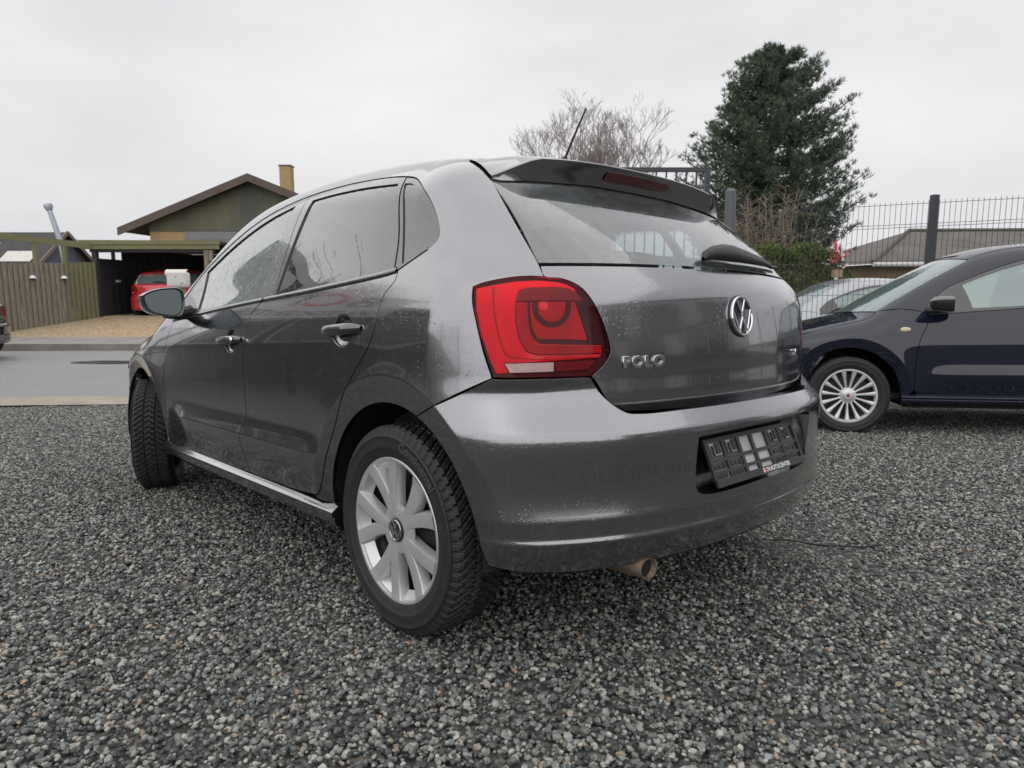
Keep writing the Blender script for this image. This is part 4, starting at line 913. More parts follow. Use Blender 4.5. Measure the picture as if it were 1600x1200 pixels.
# base earth to the horizon
m, t = mat('earth'); b = bsdf(t, (.07, .07, .05), .95); v = coords(t); t.links.new(ramp(t, noise(t, v, .6, 8), [(.3, (.045, .05, .03)), (.7, (.10, .095, .07))]), b.inputs['Base Color'])
xs = np.concatenate([np.linspace(-600, -40, 8), np.linspace(-30, 30, 61), np.linspace(40, 600, 8)]); ys_ = np.concatenate([np.linspace(-200, -20, 6), np.linspace(-15, 7.5, 46), np.linspace(7.7, 34, 106), np.linspace(40, 900, 8)])
X, Y = np.meshgrid(xs, ys_, indexing='ij'); Z = ground_z(np.clip(X, -40, 40), np.clip(Y, -20, 900)); mb = MB(); mb.grid(np.stack([X, Y, Z - .03], -1)); tag(mb.build('ground', 'earth', None, True, 40), None, kind='structure')
# gravel bed under the stones
m, t = mat('gravel_bed'); b = bsdf(t, (.06, .06, .06), .9); v = coords(t)
vo = N(t, 'ShaderNodeTexVoronoi'); vo.inputs['Scale'].default_value = 62; t.links.new(v, vo.inputs['Vector'])
wn = N(t, 'ShaderNodeTexWhiteNoise'); t.links.new(vo.outputs['Color'], wn.inputs['Vector'])
t.links.new(ramp(t, wn.outputs['Value'], [(0., (.025, .027, .026)), (.55, (.06, .063, .06)), (.85, (.13, .13, .125)), (.96, (.16, .13, .10))]), b.inputs['Base Color'])
t.links.new(bump(t, vo.outputs['Distance'], -.9, .02), b.inputs['Normal'])
sheet('gravel_lot', -18, 22, -12, 7.74, 'gravel_bed', 50, 50, -.006)
# wet asphalt
m, t = mat('asphalt'); b = bsdf(t, (.16, .165, .17), .42); v = coords(t)
f1 = noise(t, v, 1.3, 12, .78); f2 = noise(t, v, 60, 5)
t.links.new(ramp(t, f1, [(.3, (.20, .203, .207)), (.7, (.285, .286, .288))]), b.inputs['Base Color']); t.links.new(ramp(t, f1, [(.35, (.42,) * 3), (.65, (.7,) * 3)]), b.inputs['Roughness'])
t.links.new(bump(t, f2, .8, .02), b.inputs['Normal'])
sheet('road', -60, 60, 8.42, 15.0, 'asphalt', 60, 20, .004)
simple('concrete', (.30, .285, .26), .8, var=.25, vscale=3, bumpk=.3, bscale=120)
simple('concrete_wet', (.25, .235, .22), .6, var=.3, vscale=2, bumpk=.3, bscale=120)
simple('tan_kerb', (.34, .29, .235), .85, var=.25, vscale=4, bumpk=.4, bscale=90); sheet('kerb_strip', -60, 60, 7.66, 8.42, 'tan_kerb', 60, 12, .022)
# far kerb and footway
mb = MB(); mb.box((0, 15.06, -.43), (120, .13, .16)); tag(mb.build('kerb', 'concrete_wet'), None, kind='structure')
sheet('footway', -60, 60, 15.13, 16.8, 'concrete_wet', 60, 8, .02)
simple('tan_gravel', (.36, .275, .175), .9, var=.85, vscale=19, bumpk=1., bscale=24)
sheet('drive', -24, -5.5, 16.8, 27, 'tan_gravel', 24, 30, .02)
simple('tar', (.02, .02, .021), .25, var=.4, vscale=4)
# dark wet patch in the road
mb = MB(); n_ = 40; pts = []
for i in range(n_):
    a = 2 * math.pi * i / n_; r = 1 + .18 * math.sin(3 * a + 1) + .12 * math.sin(7 * a); x, y = -7.1 + 1.0 * r * math.cos(a), 12.55 + .26 * r * math.sin(a); pts.append((x, y, float(ground_z(x, y)) + .010))
mb.add(pts, [tuple(range(n_))]); tag(mb.build('puddle', 'tar'), None, kind='structure')
# --- loose stones
def stone(seed):
    bm = bmesh.new(); bmesh.ops.create_icosphere(bm, subdivisions=1, radius=.5); r_ = random.Random(seed)
    ax = (1, r_.uniform(.62, .95), r_.uniform(.45, .75)); cut = [(Vector((r_.gauss(0, 1), r_.gauss(0, 1), r_.gauss(0, 1))).normalized(), r_.uniform(.30, .44)) for _ in range(7)]
    for v in bm.verts:
        p = v.co.copy() * r_.uniform(.9, 1.12)
        for n, d in cut:
            k = p.dot(n)
            if k > d: p -= n * (k - d)
        v.co = Vector((p.x * ax[0], p.y * ax[1], p.z * ax[2])) * 1.2
    me = bpy.data.meshes.new('pebble'); bm.to_mesh(me); bm.free(); me.materials.append(MATS['stone']); me.polygons.foreach_set('use_smooth', [False] * len(me.polygons))
    return bpy.data.objects.new('pebble', me)
m, t = mat('stone'); b = bsdf(t, (.1, .1, .1), .48); oi = N(t, 'ShaderNodeObjectInfo')
t.links.new(ramp(t, oi.outputs['Random'], [(0., (.034, .037, .036)), (.25, (.074, .081, .078)), (.48, (.135, .144, .137)), (.68, (.21, .218, .204)), (.83, (.31, .315, .292)), (.94, (.44, .435, .40)), (.98, (.33, .27, .20)), (1., (.36, .245, .165))]), b.inputs['Base Color'])
sp = noise(t, coords(t), 3.5, 4); mxn = N(t, 'ShaderNodeMix', data_type='RGBA', blend_type='MULTIPLY'); mxn.inputs[0].default_value = .7
t.links.new(b.inputs['Base Color'].links[0].from_socket, mxn.inputs[6]); t.links.new(ramp(t, sp, [(.3, (.55,) * 3), (.7, (1.25,) * 3)]), mxn.inputs[7]); t.links.new(mxn.outputs[2], b.inputs['Base Color'])
def scatter_gravel():
    P = []
    for y0, y1, dens, s0 in ((.55, 3.2, 8600, 1.), (3.2, 5.2, 7600, 1.), (5.2, 7.72, 5600, 1.12)):
        xl, xr = -(y1 * .76 + 1.4), y1 * .76 + 1.4; n = int((xr - xl) * (y1 - y0) * dens); x = npr.uniform(xl, xr, n); y = npr.uniform(y0, y1, n)
        k = np.abs(x) < y * .76 + 1.3; P.append(np.stack([x[k], y[k], np.full(k.sum(), s0)], 1))
    P = np.vstack(P); n = len(P); sc = np.exp(npr.normal(np.log(.0116), .31, n)).clip(.006, .022) * P[:, 2]
    lump = .008 * np.sin(P[:, 0] * 3.1 + P[:, 1] * 1.7) * np.sin(P[:, 1] * 2.3 - P[:, 0]) + .005 * np.sin(P[:, 0] * 9 + 1) * np.sin(P[:, 1] * 8)
    lump = lump + .012 * np.sin(P[:, 0] * 1.1 + .8) * np.cos(P[:, 1] * .9 + P[:, 0] * .4)
    z = lot(P[:, 0], P[:, 1]) + lump * .6 + npr.uniform(-.004, .009, n)
    me = bpy.data.meshes.new('loose_gravel'); me.vertices.add(n); me.vertices.foreach_set('co', np.stack([P[:, 0], P[:, 1], z], 1).astype(np.float32).ravel())
    for nm, ty, dat in (('rot', 'FLOAT_VECTOR', np.stack([npr.uniform(-.6, .6, n), npr.uniform(-.6, .6, n), npr.uniform(0, 6.28, n)], 1).astype(np.float32).ravel()), ('siz', 'FLOAT', sc.astype(np.float32)), ('idx', 'INT', npr.integers(0, 8, n).astype(np.int32))):
        a = me.attributes.new(nm, ty, 'POINT'); a.data.foreach_set('vector' if ty == 'FLOAT_VECTOR' else 'value', dat)
    ob = bpy.data.objects.new('loose_gravel', me); COL.objects.link(ob); tag(ob, 'loose dark grey gravel chippings covering the car lot', 'gravel', kind='stuff')
    ng = bpy.data.node_groups.new('gravel', 'GeometryNodeTree'); ng.interface.new_socket('Geometry', in_out='INPUT', socket_type='NodeSocketGeometry'); ng.interface.new_socket('Geometry', in_out='OUTPUT', socket_type='NodeSocketGeometry')
    gi, go = N(ng, 'NodeGroupInput'), N(ng, 'NodeGroupOutput'); jn = N(ng, 'GeometryNodeJoinGeometry'); ip = N(ng, 'GeometryNodeInstanceOnPoints')
    for k in range(8):
        o2 = N(ng, 'GeometryNodeObjectInfo'); o2.inputs['Object'].default_value = stone(k); o2.inputs['As Instance'].default_value = True; ng.links.new(o2.outputs['Geometry'], jn.inputs[0])
    def attr(nm, ty):
        a = N(ng, 'GeometryNodeInputNamedAttribute', data_type=ty); a.inputs['Name'].default_value = nm; return a.outputs[0]
    mp = N(ng, 'GeometryNodeMeshToPoints'); ng.links.new(gi.outputs[0], mp.inputs[0]); ng.links.new(mp.outputs[0], ip.inputs['Points'])
    ng.links.new(jn.outputs[0], ip.inputs['Instance']); ip.inputs['Pick Instance'].default_value = True
    ng.links.new(attr('idx', 'INT'), ip.inputs['Instance Index']); ng.links.new(attr('rot', 'FLOAT_VECTOR'), ip.inputs['Rotation']); ng.links.new(attr('siz', 'FLOAT'), ip.inputs['Scale']); ng.links.new(ip.outputs[0], go.inputs[0])
    md = ob.modifiers.new('gravel', 'NODES'); md.node_group = ng; return n
NG = scatter_gravel()
# a thin black cable lying on the stones
pts = [(1.02, 2.62), (1.12, 2.60), (1.22, 2.54), (1.32, 2.53), (1.42, 2.55)]
mb = MB(); c = catmull(pts, .03); mb.tube([(x, y, float(lot(x, y)) + .012 + .003 * math.sin(i)) for i, (x, y) in enumerate(c)], .0035, 6); tag(mb.build('cable', 'rubber_seal', None, True), 'thin black cable lying on the gravel behind the grey hatchback', 'cable')

# ================================================================ other cars
paint('navy_paint', (.008, .010, .024), .0, .5, .0, 1.0, 0.); paint('silver_paint', (.34, .35, .37), .7, .35, .0); paint('red_paint', (.52, .012, .022), .1, .4, .0); paint('brown_paint', (.05, .045, .042), .5, .35, .0)
simple('alloy', (.66, .66, .66), .35, .4); simple('amber_lens', (.75, .62, .48), .25); simple('orn_dark', (.25, .05, .05), .4); simple('plate_white', (.75, .75, .73), .4)
glass('plain_window', (.70, .95, .92), 0, .40, .80, (.60, .88, .87))
def basis(o, x, z=(0, 0, 1), sc=(1, 1, 1)):
    z = Vector(z).normalized(); x = Vector(x); x = (x - z * x.dot(z)).normalized(); y = z.cross(x)
    return Matrix(((x.x * sc[0], y.x * sc[1], z.x * sc[2], o[0]), (x.y * sc[0], y.y * sc[1], z.y * sc[2], o[1]), (x.z * sc[0], y.z * sc[1], z.z * sc[2], o[2]), (0, 0, 0, 1)))
SKIP = ('plate_holder', 'letter', 'emblem', 'emblem_plate', 'exhaust_tip', 'exhaust_pipe', 'lock', 'aerial', 'sidewall_lettering')
def other_car(name, M, pm, label, skip=(), grp=None):
    c = copy_tree(car, None, {'grey_paint': pm, 'handle_paint': pm, 'window_tint': 'plain_window', 'window_green': 'plain_window', 'rear_glass': 'plain_window'}, SKIP + tuple(skip)); c.name = name; c.matrix_world = M; tag(c, label, 'car')
    if 'group' in c: del c['group']
    return c
LN = (-.01123, .05237, .9986)
x_ = Vector((-math.cos(R(14)), math.sin(R(14)), 0)); o0 = Vector((2.61, 5.28, 0)) - 2.47 * x_ - .80 * Vector((-math.sin(R(14)), -math.cos(R(14)), 0))
navy = other_car('estate_car', basis((o0.x, o0.y, float(lot(o0.x, o0.y))), x_, LN, (1, 1, 1.0)), 'navy_paint', 'dark navy car with silver alloy wheel standing side-on by the mesh fence', ('wheel',))
def alloy_wheel(parent, loc, flip):
    w_ = empty('wheel', loc, 0, parent); w_.rotation_euler = (0, .3, math.pi if flip else 0)
    for ch in w_rl.children:
        if ch.name.split('.')[0] in ('tread', 'tyre', 'rim', 'brake_drum'): d = ch.copy(); COL.objects.link(d); d.parent = w_
    lathe('alloy_ring', [(.188, .05), (.190, .075), (.197, .083), (.208, .083), (.212, .074)], 'alloy', w_, 60)
    lathe('hub_cap', [(.001, .078), (.024, .078), (.030, .072), (.045, .066), (.062, .060), (.066, .045)], 'alloy', w_, 40)
    lathe('hub_badge', [(.001, .080), (.013, .080), (.015, .077)], 'orn_dark', w_, 24)
    pro = None
    for k in range(15):
        if pro is None:
            g = [[(r, y + dy, s_ * hw) for s_, dy in ((-1.1, -.02), (-1, 0), (-.5, .004), (.5, .004), (1, 0), (1.1, -.02))] for r, y, hw in ((.055, .060, .0065), (.09, .062, .007), (.14, .070, .010), (.175, .078, .0145), (.193, .081, .016))]
            mb = MB(); mb.grid(np.array(g)[::-1]); pro = mb.build('spoke', 'alloy', w_, True, 50); q = pro
        else: q = pro.copy(); COL.objects.link(q)
        q.rotation_euler = (0, 2 * math.pi * k / 15, 0)
    return w_
alloy_wheel(navy, (2.47, .7315, .29), False)
for l_, f_ in (((0, .728, .29), False), ((2.47, -.7315, .29), True), ((0, -.728, .29), True)): c = copy_tree([ch for ch in navy.children if ch.name.startswith('wheel') and ch.type == 'EMPTY'][0], navy); c.location = l_; c.rotation_euler = (0, .3, math.pi if f_ else 0)
p_ = onside([(2.09, .80)])[0]; mb = MB(); g = [[(p_[0] + .036 * r * math.cos(a), p_[1] + .004 * (1 - r * r) + .001, p_[2] + .017 * r * math.sin(a)) for a in np.linspace(0, 2 * math.pi, 19)] for r in (1, .8, .4, .01)]; mb.grid(np.array(g)); mb.build('side_repeater', 'amber_lens', navy, True)
for ch in navy.children_recursive:
    if ch.name.split('.')[0] in ('door_mirror', 'mirror_glass', 'mirror_foot'): ch.location.x += .20; ch.scale = (1.0, 1.0, 1.0)
silver = other_car('parked_car', basis((6.72, 11.5, -.452), (-1, .02, 0)), 'silver_paint', 'silver car parked on the street behind the mesh fence', ('door_handle',))
red = other_car('city_car', basis((-10.30, 20.65, -.06), (.0, 1, 0), sc=(.94, 1.02, 1.0)), 'red_paint', 'small red hatchback parked under the carport', ('door_handle',))
mb = MB(); mb.box((-.712, 0, .62), (.012, .50, .11)); mb.build('number_plate', 'plate_white', red)
brown = other_car('saloon_car', basis((-10.42, 12.95, -.46), (-1, 0, 0)), 'brown_paint', 'dark brown-grey car on the street, only its rear corner in view', ('door_handle',))
# ================================================================ street side: fence, carport, houses
def woodmat(name, c0, c1, moss=None, sc=1.):
    m, t = mat(name); b = bsdf(t, c0, .85); v = coords(t, (14 * sc, 14 * sc, 1.2 * sc)); f = noise(t, v, 3, 6, .65)
    c = ramp(t, f, [(.3, c0), (.7, c1)])
    if moss:
        mxn = N(t, 'ShaderNodeMix', data_type='RGBA'); t.links.new(ramp(t, noise(t, coords(t), 2.2, 4), [(.42, (0, 0, 0)), (.62, (1, 1, 1))]), mxn.inputs[0]); t.links.new(c, mxn.inputs[6]); mxn.inputs[7].default_value = (*moss, 1); c = mxn.outputs[2]
    t.links.new(c, b.inputs['Base Color']); t.links.new(bump(t, f, .4, .01), b.inputs['Normal'])
woodmat('fence_wood', (.12, .105, .085), (.30, .27, .22)); woodmat('fence_moss', (.12, .11, .075), (.22, .20, .13), (.17, .17, .09)); woodmat('beam_moss', (.13, .125, .075), (.22, .21, .12), (.19, .195, .09)); woodmat('dark_board', (.022, .022, .027), (.048, .046, .052))
simple('lamp_dome', (.70, .72, .72), .3); simple('dark_trim', (.03, .03, .03), .6)
A = np.array((-13.45, 16.4)); Bp = np.array((-11.78, 19.75)); d_ = Bp - A; Lf = np.linalg.norm(d_); d_ /= Lf; nrm = np.array((d_[1], -d_[0])); ang = math.atan2(d_[1], d_[0])
fence = empty('board_fence', (A[0], A[1], 0)); tag(fence, 'weathered vertical board fence with mossy boards at the carport end', 'fence')
nb_ = 58; meshes = []
for k in range(nb_):
    s_ = (k + .5) / nb_; wd = .062 + .016 * rng.random(); c = A + d_ * Lf * s_ + nrm * (.018 if k % 2 else -.014); z0 = float(ground_z(*c)); zt = 1.40 + .17 * s_ + rng.uniform(-.015, .015)
    mb = MB(); mb.box((c[0] - A[0], c[1] - A[1], (z0 + zt) / 2), (wd, .022, zt - z0), ang + rng.uniform(-.05, .05)); mb.build('board', 'fence_moss' if s_ > .78 else 'fence_wood', fence)
for z in (.35, 1.15): mb = MB(); mb.bar((-.03 * nrm[0], -.03 * nrm[1], z), (d_[0] * Lf - .05 * nrm[0], d_[1] * Lf - .05 * nrm[1], z + .1), .04, .08); mb.build('rail', 'fence_wood', fence)
per = empty('pergola', (A[0], A[1], 0)); tag(per, 'open timber beam on posts above the board fence', 'pergola')
for s_, zt in ((.335, 2.11), (.60, 2.06), (.80, 2.02)):
    c = d_ * Lf * s_ - nrm * .09; mb = MB(); mb.box((c[0], c[1], zt / 2), (.10, .10, zt)); mb.build('post', 'beam_moss', per)
a0, a1 = d_ * Lf * .24 - nrm * .09, d_ * Lf * 1.0 - nrm * .09; mb = MB(); mb.bar((a0[0], a0[1], 2.19), (a1[0], a1[1], 2.02), .06, .16); mb.build('beam', 'beam_moss', per)
for s_, lb in ((.27, 'small white dome lamp on the board fence before the first pergola post'), (.545, 'small white dome lamp on the board fence below the middle pergola post'), (.76, 'small white dome lamp on the board fence beside the mossy boards')):
    c = A + d_ * Lf * s_ + nrm * .05; w_ = empty('wall_lamp', (c[0], c[1], 1.10)); tag(w_, lb, 'lamp', 'dome lamps on the board fence')
    mb = MB(); mb.grid(np.array([[(.085 * math.cos(e) * math.cos(a), .085 * math.cos(e) * math.sin(a), .085 * math.sin(e)) for a in np.linspace(0, 2 * math.pi, 17)] for e in np.linspace(0, 1.55, 6)])); mb.build('shade', 'lamp_dome', w_, True); mb = MB(); mb.box((0, 0, -.02), (.05, .05, .05)); mb.build('base', 'dark_trim', w_)
# carport
cp = empty('carport', (-10.2, 19.8, -.03)); tag(cp, 'flat-roofed timber carport with mossy fascia and dark walls', 'carport')
def cb(nm, m, c, d, rz=0): mb = MB(); mb.box(c, d, rz); return mb.build(nm, m, cp)
cb('roof', 'dark_trim', (.02, 3.1, 2.15), (3.9, 6.3, .07))
cb('fascia', 'beam_moss', (0, -.03, 2.15), (3.96, .045, .115)); cb('fascia', 'beam_moss', (0, -.006, 2.025), (3.90, .040, .125))
for x in (-1.62, 1.55): cb('post', 'dark_board' if x < 0 else 'fence_wood', (x, .10, 1.0), (.13, .13, 1.98))
cb('beam', 'dark_trim', (0, .12, 1.93), (3.5, .12, .10))
for k in range(30): cb('wall_board', 'dark_board', (-1.70 + (.02 if k % 2 else 0), .25 + k * .2, .86 if k < 7 else 1.05), (.022, .21, 1.72 if k < 7 else 2.1))
for k in range(7): cb('wall_post', 'dark_board', (-1.74, .25 + k * .95, 1.0), (.08, .08, 2.0))
for k in range(24): cb('back_board', 'dark_board', (-1.66 + k * .145, 6.15 + (.02 if k % 2 else 0), 1.03), (.16, .022, 2.1))
cb('wall_lamp_shade', 'lamp_dome', (-1.64, 1.2, 1.08), (.10, .13, .07)); cb('wall_lamp_shade', 'lamp_dome', (-1.64, 3.0, 1.08), (.10, .13, .07)); cb('gutter_pipe', 'fence_wood', (1.70, .02, 1.78), (.09, .09, .30))
# mailbox
mbx = empty('mailbox', (-7.38, 15.45, -.40)); tag(mbx, 'white mailbox with curved lid on a wooden post by the footway', 'mailbox')
simple('box_white', (.66, .65, .61), .45, var=.06, vscale=6)
mb = MB(); mb.box((.05, .05, .62), (.105, .105, 1.30)); mb.build('post', simple('post_wood', (.30, .22, .15), .8, var=.3, vscale=12), mbx)
bmo('box', [cushion((0, 0, 1.435), (.45, .24, .34))], 'box_white', mbx)
g = [[(x, -.14 + .015 + .13 * (1 - math.cos(a)) * .9, 1.565 + .095 * math.sin(a)) for a in np.linspace(-.35, math.pi / 2, 8)] for x in np.linspace(-.235, .235, 6)]; mb = MB(); mb.grid(np.array(g)); mb.build('lid', 'box_white', mbx, True, 60)
mb = MB(); mb.box((0, -.122, 1.50), (.03, .012, .02)); mb.build('lock', 'dark_trim', mbx); mb = MB(); mb.box((.13, -.1225, 1.36), (.05, .008, .018)); mb.build('name_strip', 'dark_trim', mbx)
# house with boarded gable
def boards(name, c0, c1, freq, axis='X'):
    m, t = mat(name); b = bsdf(t, c0, .8); v = coords(t); wv = N(t, 'ShaderNodeTexWave', wave_type='BANDS', bands_direction=axis, wave_profile='SAW'); wv.inputs['Scale'].default_value = freq; t.links.new(v, wv.inputs[0])
    f = noise(t, coords(t, (.5, .5, .22)), 1.6, 5); c = ramp(t, f, [(.35, c0), (.68, c1)]); mxn = N(t, 'ShaderNodeMix', data_type='RGBA', blend_type='MULTIPLY'); mxn.inputs[0].default_value = 1
    t.links.new(c, mxn.inputs[6]); t.links.new(ramp(t, wv.outputs['Fac'], [(.0, (.45,) * 3), (.12, (1,) * 3)]), mxn.inputs[7]); t.links.new(mxn.outputs[2], b.inputs['Base Color']); t.links.new(bump(t, wv.outputs['Fac'], .5, .02), b.inputs['Normal'])
boards('gable_boards', (.085, .092, .082), (.155, .152, .09), 3.2); boards('tan_boards', (.33, .235, .155), (.40, .29, .19), 1.3); boards('grey_boards', (.20, .205, .22), (.24, .245, .26), .8, 'Z')
def brick(name, c1, c2, mo, sc):
    m, t = mat(name); b = bsdf(t, c1, .85); br = N(t, 'ShaderNodeTexBrick'); br.inputs['Scale'].default_value = sc; br.inputs['Color1'].default_value = (*c1, 1); br.inputs['Color2'].default_value = (*c2, 1); br.inputs['Mortar'].default_value = (*mo, 1); br.inputs['Mortar Size'].default_value = .012
    t.links.new(coords(t, (1, 1, 1), 'Object', (R(90), 0, 0)), br.inputs['Vector']); t.links.new(br.outputs[0], b.inputs['Base Color'])
brick('yellow_brick', (.42, .30, .14), (.36, .25, .12), (.36, .30, .2), 4.0); simple('brown_fascia', (.095, .068, .058), .65, var=.2, vscale=2); simple('roof_felt', (.045, .045, .048), .85, var=.3, vscale=2)
simple('soffit', (.12, .11, .10), .8)
hs_ = empty('gable_house', (-9.85, 27, -.1)); tag(hs_, 'house with green-brown boarded gable and brown roof edge behind the carport', 'house')
def hp(nm, m, v, f, par=hs_): mb = MB(); mb.add(v, f); return mb.build(nm, m, par)
ap, ev, hw = 5.02, 3.06, 4.05
hp('gable', 'gable_boards', [(-hw, 0, 3.10), (hw, 0, 3.10), (hw, 0, ev + .32), (0, 0, ap - .08), (-hw, 0, ev + .32)], [(0, 1, 2, 3, 4)])
for x0, x1, m_, nm, dy in ((-hw, -2.72, 'yellow_brick', 'brick_wall', .05), (-2.72, hw, 'grey_boards', 'front_wall', .02)):
    mb = MB(); mb.box(((x0 + x1) / 2, dy + .1, 1.545), (x1 - x0 - .004, .2, 3.09)); mb.build(nm, m_, hs_)
hp('side_wall', 'yellow_brick', [(-hw, .15, 0), (-hw, 10, 0), (-hw, 10, 3.3), (-hw, .15, 3.3), (hw, .15, 0), (hw, 10, 0), (hw, 10, 3.3), (hw, .15, 3.3)], [(0, 3, 2, 1), (4, 5, 6, 7)])
ohx = 4.95; sl = (ap - ev) / ohx
for s_ in (-1, 1):
    mb = MB(); mb.add([(0, -.45, ap + .12), (s_ * ohx, -.45, ev + .12), (s_ * ohx, 10.4, ev + .12), (0, 10.4, ap + .12), (0, -.45, ap - .02), (s_ * ohx, -.45, ev - .02), (s_ * ohx, 10.4, ev - .02), (0, 10.4, ap - .02)], [(0, 1, 2, 3), (7, 6, 5, 4), (1, 5, 6, 2), (0, 3, 7, 4)]); rf_ = mb.build('roof', 'roof_felt', hs_)
    mb = MB(); mb.add([(0, -.49, ap + .15), (s_ * (ohx + .05), -.49, ev + .13), (s_ * (ohx + .05), -.49, ev - .16), (0, -.49, ap - .14), (0, -.44, ap + .15), (s_ * (ohx + .05), -.44, ev + .13), (s_ * (ohx + .05), -.44, ev - .16), (0, -.44, ap - .14)], [(0, 1, 2, 3), (7, 6, 5, 4), (0, 4, 5, 1), (3, 2, 6, 7), (1, 5, 6, 2)]); mb.build('fascia', 'brown_fascia', hs_)
mb = MB(); mb.box((.05, 4, 5.1), (.48, .48, 2.1)); chm = mb.build('chimney', 'yellow_brick', hs_); mb = MB(); mb.box((.05, 4, 6.17), (.55, .55, .04)); mb.build('chimney_cap', 'soffit', hs_)
# low neighbour with skylight sheets and flue
nh = empty('low_house', (-19.3, 28.6, .2)); tag(nh, 'low dark-roofed house with pale corrugated roof sheets behind the board fence', 'house')
simple('slate_dark', (.045, .043, .045), .8, var=.35, vscale=3); boards('blue_grey_wall', (.10, .11, .14), (.12, .13, .16), 1.2, 'Y'); simple('pale_sheet', (.55, .54, .50), .5, var=.15, vscale=6)
hp('wall', 'blue_grey_wall', [(0, 0, 0), (0, 3.2, 0), (0, 3.2, 1.85), (0, 1.6, 2.9), (0, 0, 1.85), (-12, 0, 0), (-12, 0, 1.85)], [(0, 1, 2, 3, 4), (5, 0, 4, 6)], nh)
hp('roof', 'slate_dark', [(.25, -.35, 1.62), (-12, -.35, 1.62), (-12, 1.6, 3.0), (.25, 1.6, 3.0), (.25, 3.6, 1.62), (-12, 3.6, 1.62)], [(0, 3, 2, 1), (3, 4, 5, 2)], nh)
for a, b_ in (((.26, -.37, 1.60), (.26, 1.6, 2.99)), ((.26, 1.6, 2.99), (.26, 3.62, 1.60))): mb = MB(); mb.bar(a, b_, .05, .14); mb.build('barge_board', simple('barge', (.20, .15, .12), .7) if 'barge' not in MATS else 'barge', nh)
def rsheet(x0, x1, t0, t1):
    pt = lambda x, t: (x, -.35 + 1.95 * t, 1.65 + 1.38 * t); hp('roof_sheet', 'pale_sheet', [pt(x0, t0), pt(x1, t0), pt(x1, t1), pt(x0, t1)], [(0, 1, 2, 3)], nh)
rsheet(-1.5, -.2, .04, .36); rsheet(-6.5, -2.1, .42, .62); rsheet(-6.5, -2.9, .74, .92)
fl_ = empty('flue_pipe', (-17.05, 26.6, 0)); tag(fl_, 'leaning grey metal flue pipe with a cap above the low roof', 'flue')
simple('zinc', (.36, .40, .46), .45, .6, var=.1); mb = MB(); mb.tube([(.1, 0, 1.6), (0, 0, 2.5), (-.34, 0, 3.78)], [.10, .10, .085], 12); mb.build('pipe', 'zinc', fl_, True)
mb = MB(); mb.tube([(-.33, 0, 3.72), (-.36, 0, 3.86), (-.38, 0, 3.96)], [.10, .16, .14], 12); mb.build('cap', 'zinc', fl_, True)
for k, (z0, z1) in enumerate(((3.62, 3.12), (3.35, 3.0))):
    mb = MB(); P_ = [(-40 + 30 * t, 34 + k, z0 + (z1 - z0) * t - .5 * math.sin(math.pi * t) * .4) for t in np.linspace(0, 1, 12)]; mb.tube(P_, .012, 4); tag(mb.build('overhead_wire', 'dark_trim'), ('upper' if k == 0 else 'lower') + ' thin overhead wire crossing the sky above the low house', 'wire', 'overhead wires')
# house on the right behind the fence
rh = empty('hip_house', (20, 28, -.4)); tag(rh, 'low tan house with dark tiled hip roof behind the mesh fence', 'house')
m, t = mat('roof_tiles'); b = bsdf(t, (.07, .07, .075), .75); v = coords(t); w1 = N(t, 'ShaderNodeTexWave', wave_type='BANDS', bands_direction='Y', wave_profile='SAW'); w1.inputs['Scale'].default_value = 1.1; t.links.new(v, w1.inputs[0]); w2 = N(t, 'ShaderNodeTexWave', wave_type='BANDS', bands_direction='X'); w2.inputs['Scale'].default_value = 1.5; t.links.new(v, w2.inputs[0])
hh_ = mth(t, 'ADD', w1.outputs['Fac'], mth(t, 'MULTIPLY', w2.outputs['Fac'], .5)); t.links.new(bump(t, hh_, 1., .05), b.inputs['Normal']); t.links.new(ramp(t, noise(t, v, 1.3, 5), [(.3, (.085, .08, .075)), (.7, (.145, .13, .12))]), b.inputs['Base Color'])
hp('wall', 'tan_boards', [(-5.0, 0, 0), (12, 0, 0), (12, 0, 2.2), (-5.0, 0, 2.2), (-5.0, 8, 0), (-5.0, 8, 2.2)], [(0, 1, 2, 3), (4, 0, 3, 5)], rh)
hp('roof', 'roof_tiles', [(-6.0, -.8, 2.17), (14, -.8, 2.17), (14, 4, 3.86), (-2.0, 4, 3.78), (-6.0, 8.8, 2.17)], [(0, 1, 2, 3), (4, 0, 3)], rh)
mb = MB(); mb.tube([(-6.0, -.88, 2.14), (14, -.88, 2.14)], .09, 8); mb.build('gutter', simple('gutter_white', (.55, .55, .54), .5), rh, True)
mb = MB(); mb.tube([(14, 4, 3.9), (-2, 4, 3.82), (-6.0, -.8, 2.24)], .09, 6); mb.build('ridge', simple('moss_ridge', (.10, .098, .075), .9), rh, True)
